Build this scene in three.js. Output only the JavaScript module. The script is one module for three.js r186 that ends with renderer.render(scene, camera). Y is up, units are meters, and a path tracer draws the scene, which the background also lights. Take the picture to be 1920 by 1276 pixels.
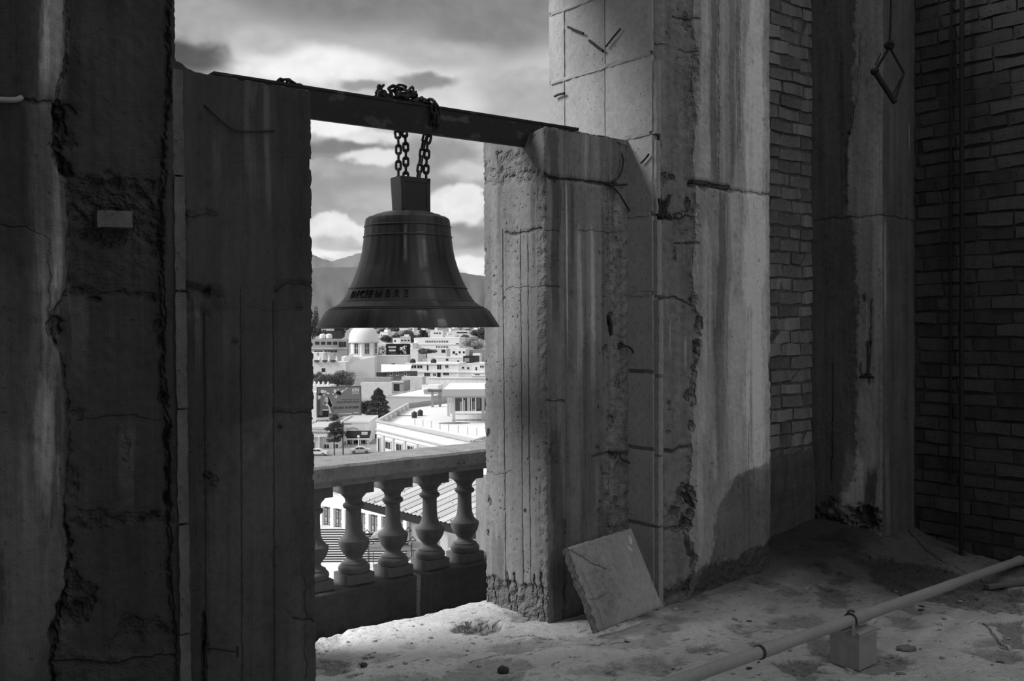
import * as THREE from 'three';
import { mergeGeometries, toCreasedNormals } from 'three/addons/utils/BufferGeometryUtils.js';
import { TextGeometry } from 'three/addons/geometries/TextGeometry.js';
import { FontLoader } from 'three/addons/loaders/FontLoader.js';

// ---------------------------------------------------------------- camera, sky, sun, exposure
const W = 1920, H = 1276, FOCAL = 1800, HORIZON = 610;
const scene = new THREE.Scene();
const camera = new THREE.PerspectiveCamera(2 * Math.atan(H / 2 / FOCAL) * 180 / Math.PI, W / H, 0.05, 60000);
camera.position.set(0, 1.6, 0);
camera.rotation.order = 'YXZ';
camera.rotation.set(-Math.atan((H / 2 - HORIZON) / FOCAL), 0, -0.006);
camera.updateMatrixWorld();

const renderer = new THREE.WebGLRenderer({ antialias: true });
renderer.toneMapping = THREE.LinearToneMapping;
renderer.toneMappingExposure = 1.0;
renderer.shadowMap.enabled = true;

const sun = new THREE.DirectionalLight(0xffffff, 3.3);          // a sun behind thin cloud: wide and soft
sun.position.set(-96, 84, 14); sun.target.position.set(0, 0, -10);   // from the left, a little outside the bell wall
sun.castShadow = true; sun.shadow.radius = 55; sun.shadow.mapSize.set(2048, 2048);
Object.assign(sun.shadow.camera, { left: -160, right: 160, top: 160, bottom: -160, near: 1, far: 600 });
scene.add(sun, sun.target);

// ---------------------------------------------------------------- noise and random numbers
let seedState = 12345;
const rnd = () => { seedState = (seedState * 1664525 + 1013904223) >>> 0; return seedState / 4294967296; };
const rr = (a, b) => a + (b - a) * rnd();
const reseed = (n) => { seedState = (n * 2654435761) >>> 0; rnd(); rnd(); };
const PERM = new Uint8Array(512);
{ const p = [...Array(256).keys()]; for (let i = 255; i > 0; i--) { const j = Math.floor(rnd() * (i + 1)); [p[i], p[j]] = [p[j], p[i]]; } for (let i = 0; i < 512; i++) PERM[i] = p[i & 255]; }
const GX = new Float32Array(16), GY = new Float32Array(16);
for (let i = 0; i < 16; i++) { GX[i] = Math.cos(i * Math.PI / 8) * 1.5; GY[i] = Math.sin(i * Math.PI / 8) * 1.5; }
function noise(x, y) {
  const xi = Math.floor(x), yi = Math.floor(y), xf = x - xi, yf = y - yi, X = xi & 255, Y = yi & 255;
  const a = PERM[PERM[X] + Y] & 15, b = PERM[PERM[X + 1] + Y] & 15, c = PERM[PERM[X] + Y + 1] & 15, d = PERM[PERM[X + 1] + Y + 1] & 15;
  const u = xf * xf * (3 - 2 * xf), v = yf * yf * (3 - 2 * yf);
  const n0 = GX[a] * xf + GY[a] * yf, n1 = GX[b] * (xf - 1) + GY[b] * yf, n2 = GX[c] * xf + GY[c] * (yf - 1), n3 = GX[d] * (xf - 1) + GY[d] * (yf - 1);
  const l = n0 + (n1 - n0) * u; return l + (n2 + (n3 - n2) * u - l) * v;
}
const fbm = (x, y, o) => { let s = 0, a = 0.5, n = 0; for (let i = 0; i < o; i++) { s += a * noise(x, y); n += a; x = x * 2.03 + 17.1; y = y * 2.03 + 9.7; a *= 0.5; } return s / n; };
const clamp = (x, a, b) => x < a ? a : x > b ? b : x;
const sstep = (a, b, x) => { const t = clamp((x - a) / (b - a), 0, 1); return t * t * (3 - 2 * t); };
const lerp = (a, b, t) => a + (b - a) * t;
const toSrgb = (x) => x <= 0.0031308 ? 12.92 * x : 1.055 * Math.pow(x, 1 / 2.4) - 0.055;

// ---------------------------------------------------------------- the cloudy sky (azimuth and elevation in degrees; azimuth 0 is -z)
{
  const SW = 4096, SH = 2048, data = new Uint8Array(SW * SH * 4);
  const stops = [0, 0.86, 3.2, 0.84, 5, 0.72, 7.5, 0.66, 9.5, 0.66, 11.5, 0.74, 13.5, 0.82, 15.2, 0.84, 16.6, 0.68, 18.5, 0.56, 22, 0.62, 30, 0.72, 50, 0.84, 90, 0.90];
  const base = (e) => { for (let i = 0; i < stops.length - 2; i += 2) if (e < stops[i + 2]) return lerp(stops[i + 1], stops[i + 3], sstep(stops[i], stops[i + 2], e)); return 0.6; };
  // cloud masses: azimuth, elevation, half width, half height, grey, softness
  const clouds = [
    [-18.6, 15.0, 2.6, 0.95, 0.36, 0.8], [-17.5, 17.2, 2.4, 1.4, 0.66, 0.9], [-11.2, 15.0, 4.4, 0.95, 0.95, 0.9], [-14.5, 16.0, 2.0, 0.8, 0.74, 0.8], [-9.5, 18.6, 6, 1.5, 0.52, 0.9], [-1.0, 17.6, 4.2, 2.1, 0.53, 1.0],
    [-4.0, 15.6, 3.2, 0.7, 0.72, 0.9], [-5.0, 14.2, 1.7, 0.45, 0.58, 0.6], [-8.8, 13.85, 1.2, 0.33, 0.62, 0.6], [0.6, 13.2, 2.8, 2.0, 0.70, 1.0], [-3.0, 12.9, 1.6, 0.8, 0.84, 0.9],
    [-10.6, 11.5, 2.1, 0.55, 0.96, 0.5], [-8.2, 10.9, 1.8, 0.5, 0.88, 0.6], [-10.4, 10.25, 2.4, 0.5, 0.52, 0.5], [-8.3, 9.8, 1.9, 0.38, 0.90, 0.45], [-10.2, 8.2, 3.4, 0.8, 0.63, 0.8], [-7.6, 7.4, 2.6, 0.7, 0.72, 0.9],
    [-4.2, 10.1, 2.2, 0.9, 0.61, 0.7], [-2.4, 9.2, 1.6, 0.6, 0.80, 0.7], [-3.4, 6.9, 1.9, 1.25, 0.90, 0.22], [-2.6, 7.6, 1.2, 0.9, 0.92, 0.25], [-2.7, 5.3, 1.7, 0.75, 0.58, 0.6], [-3.6, 5.0, 1.1, 0.5, 0.66, 0.7], [-2.6, 3.6, 1.8, 0.5, 0.95, 0.5],
    [-10.6, 5.6, 1.5, 1.05, 0.92, 0.16], [-9.3, 5.55, 1.2, 0.85, 0.91, 0.16], [-11.6, 5.2, 1.2, 0.9, 0.90, 0.2], [-10.2, 4.95, 1.6, 0.45, 0.76, 0.8], [-11.0, 4.25, 2.2, 0.3, 0.96, 0.7], [-9.2, 4.2, 1.2, 0.25, 0.9, 0.8],
  ];
  for (let j = 0; j < SH; j++) {
    const el = (j + 0.5) / SH * 180 - 90, up = el > 0;
    for (let i = 0; i < SW; i++) {
      const az = (i + 0.5) / SW * 360 - 90;                    // u 0.25 looks along -z
      const o = (j * SW + i) * 4; let g;
      if (!up) g = 0.5;
      else {
        const az1 = az > 180 ? az - 360 : az, seen = el < 26 && Math.abs(az1 + 6) < 24, oc = seen ? 5 : 3;
        const qx = az1 * 0.28, qy = el * 0.55;
        const n = fbm(qx + 3.1, qy + 1.7, oc), m = seen ? fbm(qx * 3.3 + 40, qy * 2.6 + 8, 4) : n;
        g = base(el + n * 1.3) + 0.10 * n + 0.035 * m;
        if (seen) for (const c of clouds) {
          const dx = (az1 - c[0] + 0.55 * n + 0.34 * m * (c[5] < 0.3 ? 1.4 : 1)) / c[2], dy = (el - c[1] + 0.4 * n + 0.30 * m * (c[5] < 0.3 ? 1.3 : 1)) / c[3], d = Math.sqrt(dx * dx + dy * dy);
          if (d < 1.6) g = lerp(g, c[4] + 0.05 * m, 1 - sstep(1 - c[5] * 0.6, 1 + c[5] * 0.55, d));
        }
        g = clamp(g, 0.25, 0.99);
      }
      data[o] = data[o + 1] = data[o + 2] = Math.round(g * 255); data[o + 3] = 255;
    }
  }
  const sky = new THREE.DataTexture(data, SW, SH); sky.colorSpace = THREE.SRGBColorSpace; sky.mapping = THREE.EquirectangularReflectionMapping; sky.magFilter = THREE.LinearFilter; sky.needsUpdate = true;
  scene.background = sky; scene.environment = sky;
}

// ---------------------------------------------------------------- where things are
const rayOf = (x, y) => new THREE.Vector3(x - W / 2, H / 2 - y, -FOCAL).applyEuler(camera.rotation);
const at = (x, y, depth) => { const r = rayOf(x, y); return camera.position.clone().addScaledVector(r, -depth / r.z); };
// the tower's own axes: t runs along the bell wall to the right, s goes out through the bell opening, h is up
const TURN = 0.677, ORIGIN = new THREE.Vector3(0.18, 0, -5.12);
const D1 = new THREE.Vector3(Math.cos(TURN), 0, -Math.sin(TURN)), D2 = new THREE.Vector3(-Math.sin(TURN), 0, -Math.cos(TURN));
const T = (t, h, s) => ORIGIN.clone().addScaledVector(D1, t).addScaledVector(D2, s).setY(h);
const cut = (x, y, axis, value) => { const r = rayOf(x, y), k = (value - camera.position.clone().sub(ORIGIN).dot(axis)) / r.dot(axis); const p = camera.position.clone().addScaledVector(r, k), q = p.clone().sub(ORIGIN); return { t: q.dot(D1), s: q.dot(D2), h: p.y, p }; };
const onS = (x, y, s) => { const c = cut(x, y, D2, s); return [c.t, c.h]; };
const onT = (x, y, t) => { const c = cut(x, y, D1, t); return [c.s, c.h]; };
const onFloor = (x, y, h = 0) => { const r = rayOf(x, y), p = camera.position.clone().addScaledVector(r, (h - 1.6) / r.y), q = p.clone().sub(ORIGIN); return [q.dot(D1), q.dot(D2)]; };

// ---------------------------------------------------------------- naming and tagging
const taken = new Map();
function numbered(name) { const n = taken.get(name) ?? 0; taken.set(name, n + 1); return n ? name + '_' + String(n).padStart(3, '0') : name; }
function shade(o) { o.castShadow = true; o.receiveShadow = true; return o; }
function tag(o, label, category, group) { o.userData.label = label; if (category) o.userData.category = category; if (group) o.userData.group = group; return o; }
function thing(name, label, category, pos, turn = 0, group) { const o = new THREE.Group(); o.name = numbered(name); scene.add(o); if (pos) o.position.copy(pos); o.rotation.y = turn; return tag(o, label, category, group); }
function part(parent, name, geo, mat, label) { const m = shade(new THREE.Mesh(geo, mat)); m.name = name; parent.add(m); if (label) m.userData.label = label; return m; }
function single(name, geo, mat, label, category, pos, turn = 0, group) { const m = shade(new THREE.Mesh(geo, mat)); m.name = numbered(name); scene.add(m); if (pos) m.position.copy(pos); m.rotation.y = turn; return tag(m, label, category, group); }
function struct(name, geo, mat, pos, turn = 0, label) { const m = shade(new THREE.Mesh(geo, mat)); m.name = numbered(name); m.userData.kind = 'structure'; if (label) m.userData.label = label; scene.add(m); if (pos) m.position.copy(pos); m.rotation.y = turn; return m; }
function copyOf(o, label, group) { const c = o.clone(); c.name = numbered(o.name.replace(/_\d{3}$/, '')); c.userData = { ...o.userData }; if (label) c.userData.label = label; if (group) c.userData.group = group; scene.add(c); return c; }

// ---------------------------------------------------------------- materials and small geometry helpers
const mats = new Map();
function mat(grey, rough = 0.9, extra) { const k = [grey, rough, JSON.stringify(extra ?? 0)].join(); if (!mats.has(k)) { const m = new THREE.MeshStandardMaterial({ roughness: rough, ...extra }); m.color.setRGB(grey, grey, grey); mats.set(k, m); } return mats.get(k); }
const box = (w, h, d, x = 0, y = 0, z = 0) => new THREE.BoxGeometry(w, h, d).translate(x, y, z);
const boxFrom = (x0, x1, y0, y1, z0, z1) => box(x1 - x0, y1 - y0, z1 - z0, (x0 + x1) / 2, (y0 + y1) / 2, (z0 + z1) / 2);
const join = (list) => list.length === 1 ? list[0] : mergeGeometries(list.map((g) => { const c = g.index ? g.toNonIndexed() : g.clone(); for (const k of Object.keys(c.attributes)) if (!['position', 'normal', 'uv'].includes(k)) c.deleteAttribute(k); return c; }));
const V = (x, y, z) => new THREE.Vector3(x, y, z);
function rod(a, b, r, r2 = r, seg = 8) { const d = b.clone().sub(a), g = new THREE.CylinderGeometry(r2, r, d.length(), seg, 1); g.translate(0, d.length() / 2, 0); g.applyQuaternion(new THREE.Quaternion().setFromUnitVectors(V(0, 1, 0), d.normalize())); return g.translate(a.x, a.y, a.z); }
const tube = (pts, r, n = 24, seg = 7) => new THREE.TubeGeometry(new THREE.CatmullRomCurve3(pts), n, r, seg, false);
function bevelBox(w, h, d, b = 0.01) { const s = new THREE.Shape(); s.moveTo(-w / 2 + b, -h / 2 + b); s.lineTo(w / 2 - b, -h / 2 + b); s.lineTo(w / 2 - b, h / 2 - b); s.lineTo(-w / 2 + b, h / 2 - b); s.closePath(); return new THREE.ExtrudeGeometry(s, { depth: d - 2 * b, bevelEnabled: true, bevelThickness: b, bevelSize: b, bevelSegments: 2 }).translate(0, 0, -d / 2 + b); }

// ---------------------------------------------------------------- weathered surfaces: a field holds relief (metres) and tone over a rectangle of metres
class Field {
  constructor(u0, u1, v0, v1, res = 0.003) { Object.assign(this, { u0, u1, v0, v1 }); this.nx = Math.ceil((u1 - u0) / res); this.ny = Math.ceil((v1 - v0) / res); this.du = (u1 - u0) / this.nx; this.dv = (v1 - v0) / this.ny; this.Z = new Float32Array(this.nx * this.ny); this.A = new Float32Array(this.nx * this.ny); }
  each(a0, a1, b0, b1, f) {
    const i0 = Math.max(0, Math.floor((a0 - this.u0) / this.du)), i1 = Math.min(this.nx - 1, Math.ceil((a1 - this.u0) / this.du)), j0 = Math.max(0, Math.floor((b0 - this.v0) / this.dv)), j1 = Math.min(this.ny - 1, Math.ceil((b1 - this.v0) / this.dv));
    for (let j = j0; j <= j1; j++) for (let i = i0; i <= i1; i++) f(this.u0 + (i + 0.5) * this.du, this.v0 + (j + 0.5) * this.dv, j * this.nx + i);
    return this;
  }
  all(f) { return this.each(this.u0, this.u1, this.v0, this.v1, f); }
  // plain cast concrete: board marks run along v
  concrete(albedo, { streak = 1, rough = 1, pits = 1, board = 1, sx = 0 } = {}) {
    const rough1 = Math.min(1, rough);
    return this.all((u, v, i) => {
      const n1 = fbm(u * 2.4 + sx, v * 1.2 + sx * 2, 3), n3 = noise(u * 11 + sx, v * 0.7 + 3), n5 = noise(u * 26 + sx + 9, v * 1.3), n2 = noise(u * 95 + sx, v * 2.2), n4 = noise(u * 170, v * 170 + sx), n6 = noise(u * 38 + sx, v * 34);
      const n7 = fbm(u * 7 + sx * 3, v * 5.5, 4), n8 = sstep(0.15, 0.5, fbm(u * 15 + sx, v * 12 + 7, 3)), pit = sstep(0.52, 0.75, noise(u * 52 + sx, v * 47 + 5)) * sstep(-0.1, 0.35, noise(u * 5 + 3, v * 4 + sx));
      this.A[i] = albedo * Math.max(0.25, 1 + 0.24 * n1 + streak * (0.20 * n3 + 0.13 * n5 + 0.09 * n2) + 0.19 * n4 + 0.12 * n6 + 0.24 * n7 * rough1 - 0.16 * n8 * rough1 - 0.3 * pit * pits);
      this.Z[i] = rough * (0.0035 * n1 + 0.0016 * n6 + 0.0010 * n4 + 0.0016 * n7) + board * (0.0007 * n2 + 0.0009 * n5) - 0.0035 * pit * pits;
    });
  }
  crack(pts, w, depth, tone = 0.6, wob = 1) {
    let a0 = 1e9, a1 = -1e9, b0 = 1e9, b1 = -1e9; for (const [u, v] of pts) { a0 = Math.min(a0, u); a1 = Math.max(a1, u); b0 = Math.min(b0, v); b1 = Math.max(b1, v); }
    const m = w * 3 + 0.03;
    return this.each(a0 - m, a1 + m, b0 - m, b1 + m, (u, v, i) => {
      const q = u + wob * (0.010 * noise(u * 16, v * 16) + 0.005 * noise(u * 55, v * 55)), r = v + wob * (0.010 * noise(u * 16 + 31, v * 16) + 0.005 * noise(u * 55 + 7, v * 55)); let best = 1e9;
      for (let k = 0; k < pts.length - 1; k++) { const [x0, y0] = pts[k], dx = pts[k + 1][0] - x0, dy = pts[k + 1][1] - y0, t = clamp(((q - x0) * dx + (r - y0) * dy) / (dx * dx + dy * dy + 1e-12), 0, 1), ex = q - x0 - t * dx, ey = r - y0 - t * dy, d = ex * ex + ey * ey; if (d < best) best = d; }
      const width = w * (1 + 0.7 * noise(u * 9 + 4, v * 9)), k = 1 - sstep(width * 0.4, width, Math.sqrt(best)); if (k > 0) { this.Z[i] -= depth * k; this.A[i] *= lerp(1, tone, k); }
    });
  }
  // inside a polygon (edges roughened by noise): f(mask, u, v, i)
  poly(pts, soft, wobble, f) {
    let a0 = 1e9, a1 = -1e9, b0 = 1e9, b1 = -1e9; for (const [u, v] of pts) { a0 = Math.min(a0, u); a1 = Math.max(a1, u); b0 = Math.min(b0, v); b1 = Math.max(b1, v); }
    const m = soft + wobble;
    return this.each(a0 - m, a1 + m, b0 - m, b1 + m, (u, v, i) => {
      const q = u + wobble * (noise(u * 14, v * 14) + 0.5 * noise(u * 45, v * 45)), r = v + wobble * (noise(u * 14 + 20, v * 14) + 0.5 * noise(u * 45, v * 45 + 8)); let inside = false, best = 1e9;
      for (let k = 0, l = pts.length - 1; k < pts.length; l = k++) {
        const [x0, y0] = pts[l], [x1, y1] = pts[k]; if ((y1 > r) !== (y0 > r) && q < (x0 - x1) * (r - y1) / (y0 - y1) + x1) inside = !inside;
        const dx = x1 - x0, dy = y1 - y0, t = clamp(((q - x0) * dx + (r - y0) * dy) / (dx * dx + dy * dy + 1e-12), 0, 1), ex = q - x0 - t * dx, ey = r - y0 - t * dy, d = ex * ex + ey * ey; if (d < best) best = d;
      }
      const sd = Math.sqrt(best) * (inside ? 1 : -1), k = sstep(-soft, soft, sd); if (k > 0) f(k, u, v, i);
    });
  }
  recess(pts, depth, tone = 1, rough = 0, soft = 0.006, wobble = 0.015) { return this.poly(pts, soft, wobble, (k, u, v, i) => { this.Z[i] -= k * (depth + rough * (fbm(u * 22, v * 22, 4) + 0.3 * Math.abs(noise(u * 60, v * 60)))); this.A[i] *= lerp(1, tone * (1 + 1.5 * rough / 0.02 * 0.1 * noise(u * 30, v * 30)), k); }); }
  blob(u, v, ru, rv, depth, tone = 1, rough = 0) {
    return this.each(u - ru * 1.6, u + ru * 1.6, v - rv * 1.6, v + rv * 1.6, (x, y, i) => { const d = Math.hypot((x - u) / ru, (y - v) / rv) + 0.5 * fbm(x * 20, y * 20, 3) + 0.55 * noise(x * 48, y * 40 + 3), k = 1 - sstep(0.6, 1.0, d); if (k > 0) { this.Z[i] -= k * (depth + rough * fbm(x * 30, y * 30, 3)); this.A[i] *= lerp(1, tone, k); } });
  }
  // a run-down stain: soft-edged, along v
  streak(u, v0, v1, w, tone, ragged = 1, fade = 0.12) {
    return this.each(u - w * 3, u + w * 3, Math.min(v0, v1) - 0.15, Math.max(v0, v1) + 0.15, (x, y, i) => {
      const c = u + ragged * w * 0.5 * noise(3.1 + u * 5, y * 2.2), ww = w * (1 + 0.35 * ragged * noise(u * 7, y * 1.6)), e = Math.abs(x - c) / ww + 0.26 * ragged * noise(x * 60, y * 5) + 0.16 * ragged * noise(x * 130, y * 26), k = (1 - sstep(0.68, 1.08, e)) * sstep(Math.min(v0, v1) - fade, Math.min(v0, v1) + fade, y + 0.8 * fade * noise(x * 40, 1)) * (1 - sstep(Math.max(v0, v1) - 0.4 * fade, Math.max(v0, v1) + 0.4 * fade, y + 0.5 * fade * noise(x * 40, 5)));
      this.A[i] *= lerp(1, fade > 0.1 ? Math.pow(tone, 1.4) : tone, k);
    });
  }
  z(u, v) { const x = clamp((u - this.u0) / this.du - 0.5, 0, this.nx - 1.001), y = clamp((v - this.v0) / this.dv - 0.5, 0, this.ny - 1.001), i = x | 0, j = y | 0, fx = x - i, fy = y - j, q = j * this.nx + i, Z = this.S ?? this.Z; return lerp(lerp(Z[q], Z[q + 1], fx), lerp(Z[q + this.nx], Z[q + this.nx + 1], fx), fy); }
  // splits the relief: the smooth share displaces geometry, the rest goes to the bump map
  finish(cell = 0.009, more = {}) {
    const { nx, ny } = this, r = Math.max(1, Math.round(cell / this.du / 2)), S = new Float32Array(nx * ny), B = new Float32Array(nx * ny);
    for (let j = 0; j < ny; j++) { let sum = 0, n = 0; const o = j * nx; for (let i = -r; i < nx; i++) { if (i + r < nx) { sum += this.Z[o + i + r]; n++; } if (i - r - 1 >= 0) { sum -= this.Z[o + i - r - 1]; n--; } if (i >= 0) S[o + i] = sum / n; } }
    for (let i = 0; i < nx; i++) { let sum = 0, n = 0; for (let j = -r; j < ny; j++) { if (j + r < ny) { sum += S[(j + r) * nx + i]; n++; } if (j - r - 1 >= 0) { sum -= S[(j - r - 1) * nx + i]; n--; } if (j >= 0) B[j * nx + i] = sum / n; } }
    this.S = B;
    const color = new Uint8Array(nx * ny * 4), bump = new Float32Array(nx * ny * 4);
    for (let k = 0; k < nx * ny; k++) { const g = Math.round(255 * toSrgb(clamp(this.A[k], 0.004, 0.95))); color[k * 4] = color[k * 4 + 1] = color[k * 4 + 2] = g; color[k * 4 + 3] = 255; const b = 0.05 + this.Z[k] - B[k] * 0.85; bump[k * 4] = bump[k * 4 + 1] = bump[k * 4 + 2] = b; bump[k * 4 + 3] = 1; }
    const map = new THREE.DataTexture(color, nx, ny); map.colorSpace = THREE.SRGBColorSpace; const bumpMap = new THREE.DataTexture(bump, nx, ny, THREE.RGBAFormat, THREE.FloatType);
    for (const t of [map, bumpMap]) { t.magFilter = THREE.LinearFilter; t.wrapS = t.wrapT = more.wrap ?? THREE.ClampToEdgeWrapping; t.needsUpdate = true; }
    this.material = new THREE.MeshStandardMaterial({ map, bumpMap, bumpScale: 1, roughness: more.rough ?? 0.93, metalness: more.metal ?? 0 }); this.Z = this.A = null; return this;
  }
}
// a block of the tower, its faces displaced by functions (outward metres): front faces the room (s0), left has t0
function solid({ t0, t1, s0, s1, h0, h1, cell = 0.01, fine = { front: 1, left: 1 }, f = {} }) {
  const tc = (t0 + t1) / 2, sc = (s0 + s1) / 2, pos = [], uv = [], idx = [], groups = [], E = 1e-6;
  const put = (t, h, s) => {
    let dt = 0, ds = 0, dh = 0;
    if (s < s0 + E && f.front) ds -= f.front(t, h); if (s > s1 - E && f.back) ds += f.back(t, h); if (t < t0 + E && f.left) dt -= f.left(s, h); if (t > t1 - E && f.right) dt += f.right(s, h); if (h > h1 - E && f.top) dh += f.top(t, s);
    pos.push(t + dt - tc, h + dh - h0, -(s + ds - sc));
  };
  const grid = (n, m, P, UV, slot, flip) => {
    const start = idx.length, b = pos.length / 3;
    for (let j = 0; j <= m; j++) for (let i = 0; i <= n; i++) { put(...P(i / n, j / m)); uv.push(...UV(i / n, j / m)); }
    for (let j = 0; j < m; j++) for (let i = 0; i < n; i++) { const a = b + j * (n + 1) + i, c = a + n + 1; if (flip) idx.push(a, c, a + 1, a + 1, c, c + 1); else idx.push(a, a + 1, c, a + 1, c + 1, c); }
    groups.push([start, idx.length - start, slot]);
  };
  const nt = Math.ceil((t1 - t0) / cell), ns = Math.ceil((s1 - s0) / cell), nh = Math.ceil((h1 - h0) / cell), q = (n, on) => on ? n : Math.max(2, Math.ceil(n / 8)), S = (a) => lerp(s0, s1, a), TT = (a) => lerp(t0, t1, a), HH = (b) => lerp(h0, h1, b), id = (a, b) => [a, b];
  grid(q(nt, fine.front), nh, (a, b) => [TT(a), HH(b), s0], id, 0, false);
  grid(q(ns, fine.left), nh, (a, b) => [t0, HH(b), S(a)], id, 1, true);
  grid(q(ns, fine.right), nh, (a, b) => [t1, HH(b), S(a)], id, 2, false);
  grid(q(nt, fine.back), nh, (a, b) => [TT(a), HH(b), s1], id, 3, true);
  grid(nt, ns, (a, b) => [TT(a), h1, S(b)], id, 4, false);
  grid(2, 2, (a, b) => [TT(a), h0, S(b)], id, 4, true);
  const g = new THREE.BufferGeometry(); g.setAttribute('position', new THREE.Float32BufferAttribute(pos, 3)); g.setAttribute('uv', new THREE.Float32BufferAttribute(uv, 2)); g.setIndex(idx); groups.forEach((x) => g.addGroup(...x)); g.computeVertexNormals();
  return { geo: g, pos: T(tc, h0, sc) };
}
// knocked-off edges: how far a face steps back near an edge at distance d
const chip = (d, v, size, sd) => { const w = size * (0.35 + 0.5 * Math.max(0, noise(v * 9 + sd, sd)) + 0.9 * Math.max(0, noise(v * 31 + sd * 3, 4) - 0.2) + 0.35 * noise(v * 75, sd)); return d < w ? -(w - d) * 0.6 : 0; };

// ================================================================ THE TOWER ROOM
const CEIL = 5.6, T_LEFT = -4.49, T_RIGHT = 3.15, S_BACK = -7.4, S_PIER = -0.206, S_OUT = 0.69, S_LOW = 0.55, H_LOW = 2.664, T_OPEN0 = -1.97, T_OPEN1 = 0.627, T_E2 = -2.035;
const pD = (x, y) => onS(x, y, S_PIER), pL = (x, y) => onS(x, y, 0), pA = (x, y) => onT(x, y, 0), pC = (x, y) => onT(x, y, T_OPEN1);
const poly = (f, ...xy) => { const r = []; for (let i = 0; i < xy.length; i += 2) r.push(f(xy[i], xy[i + 1])); return r; };

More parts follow.
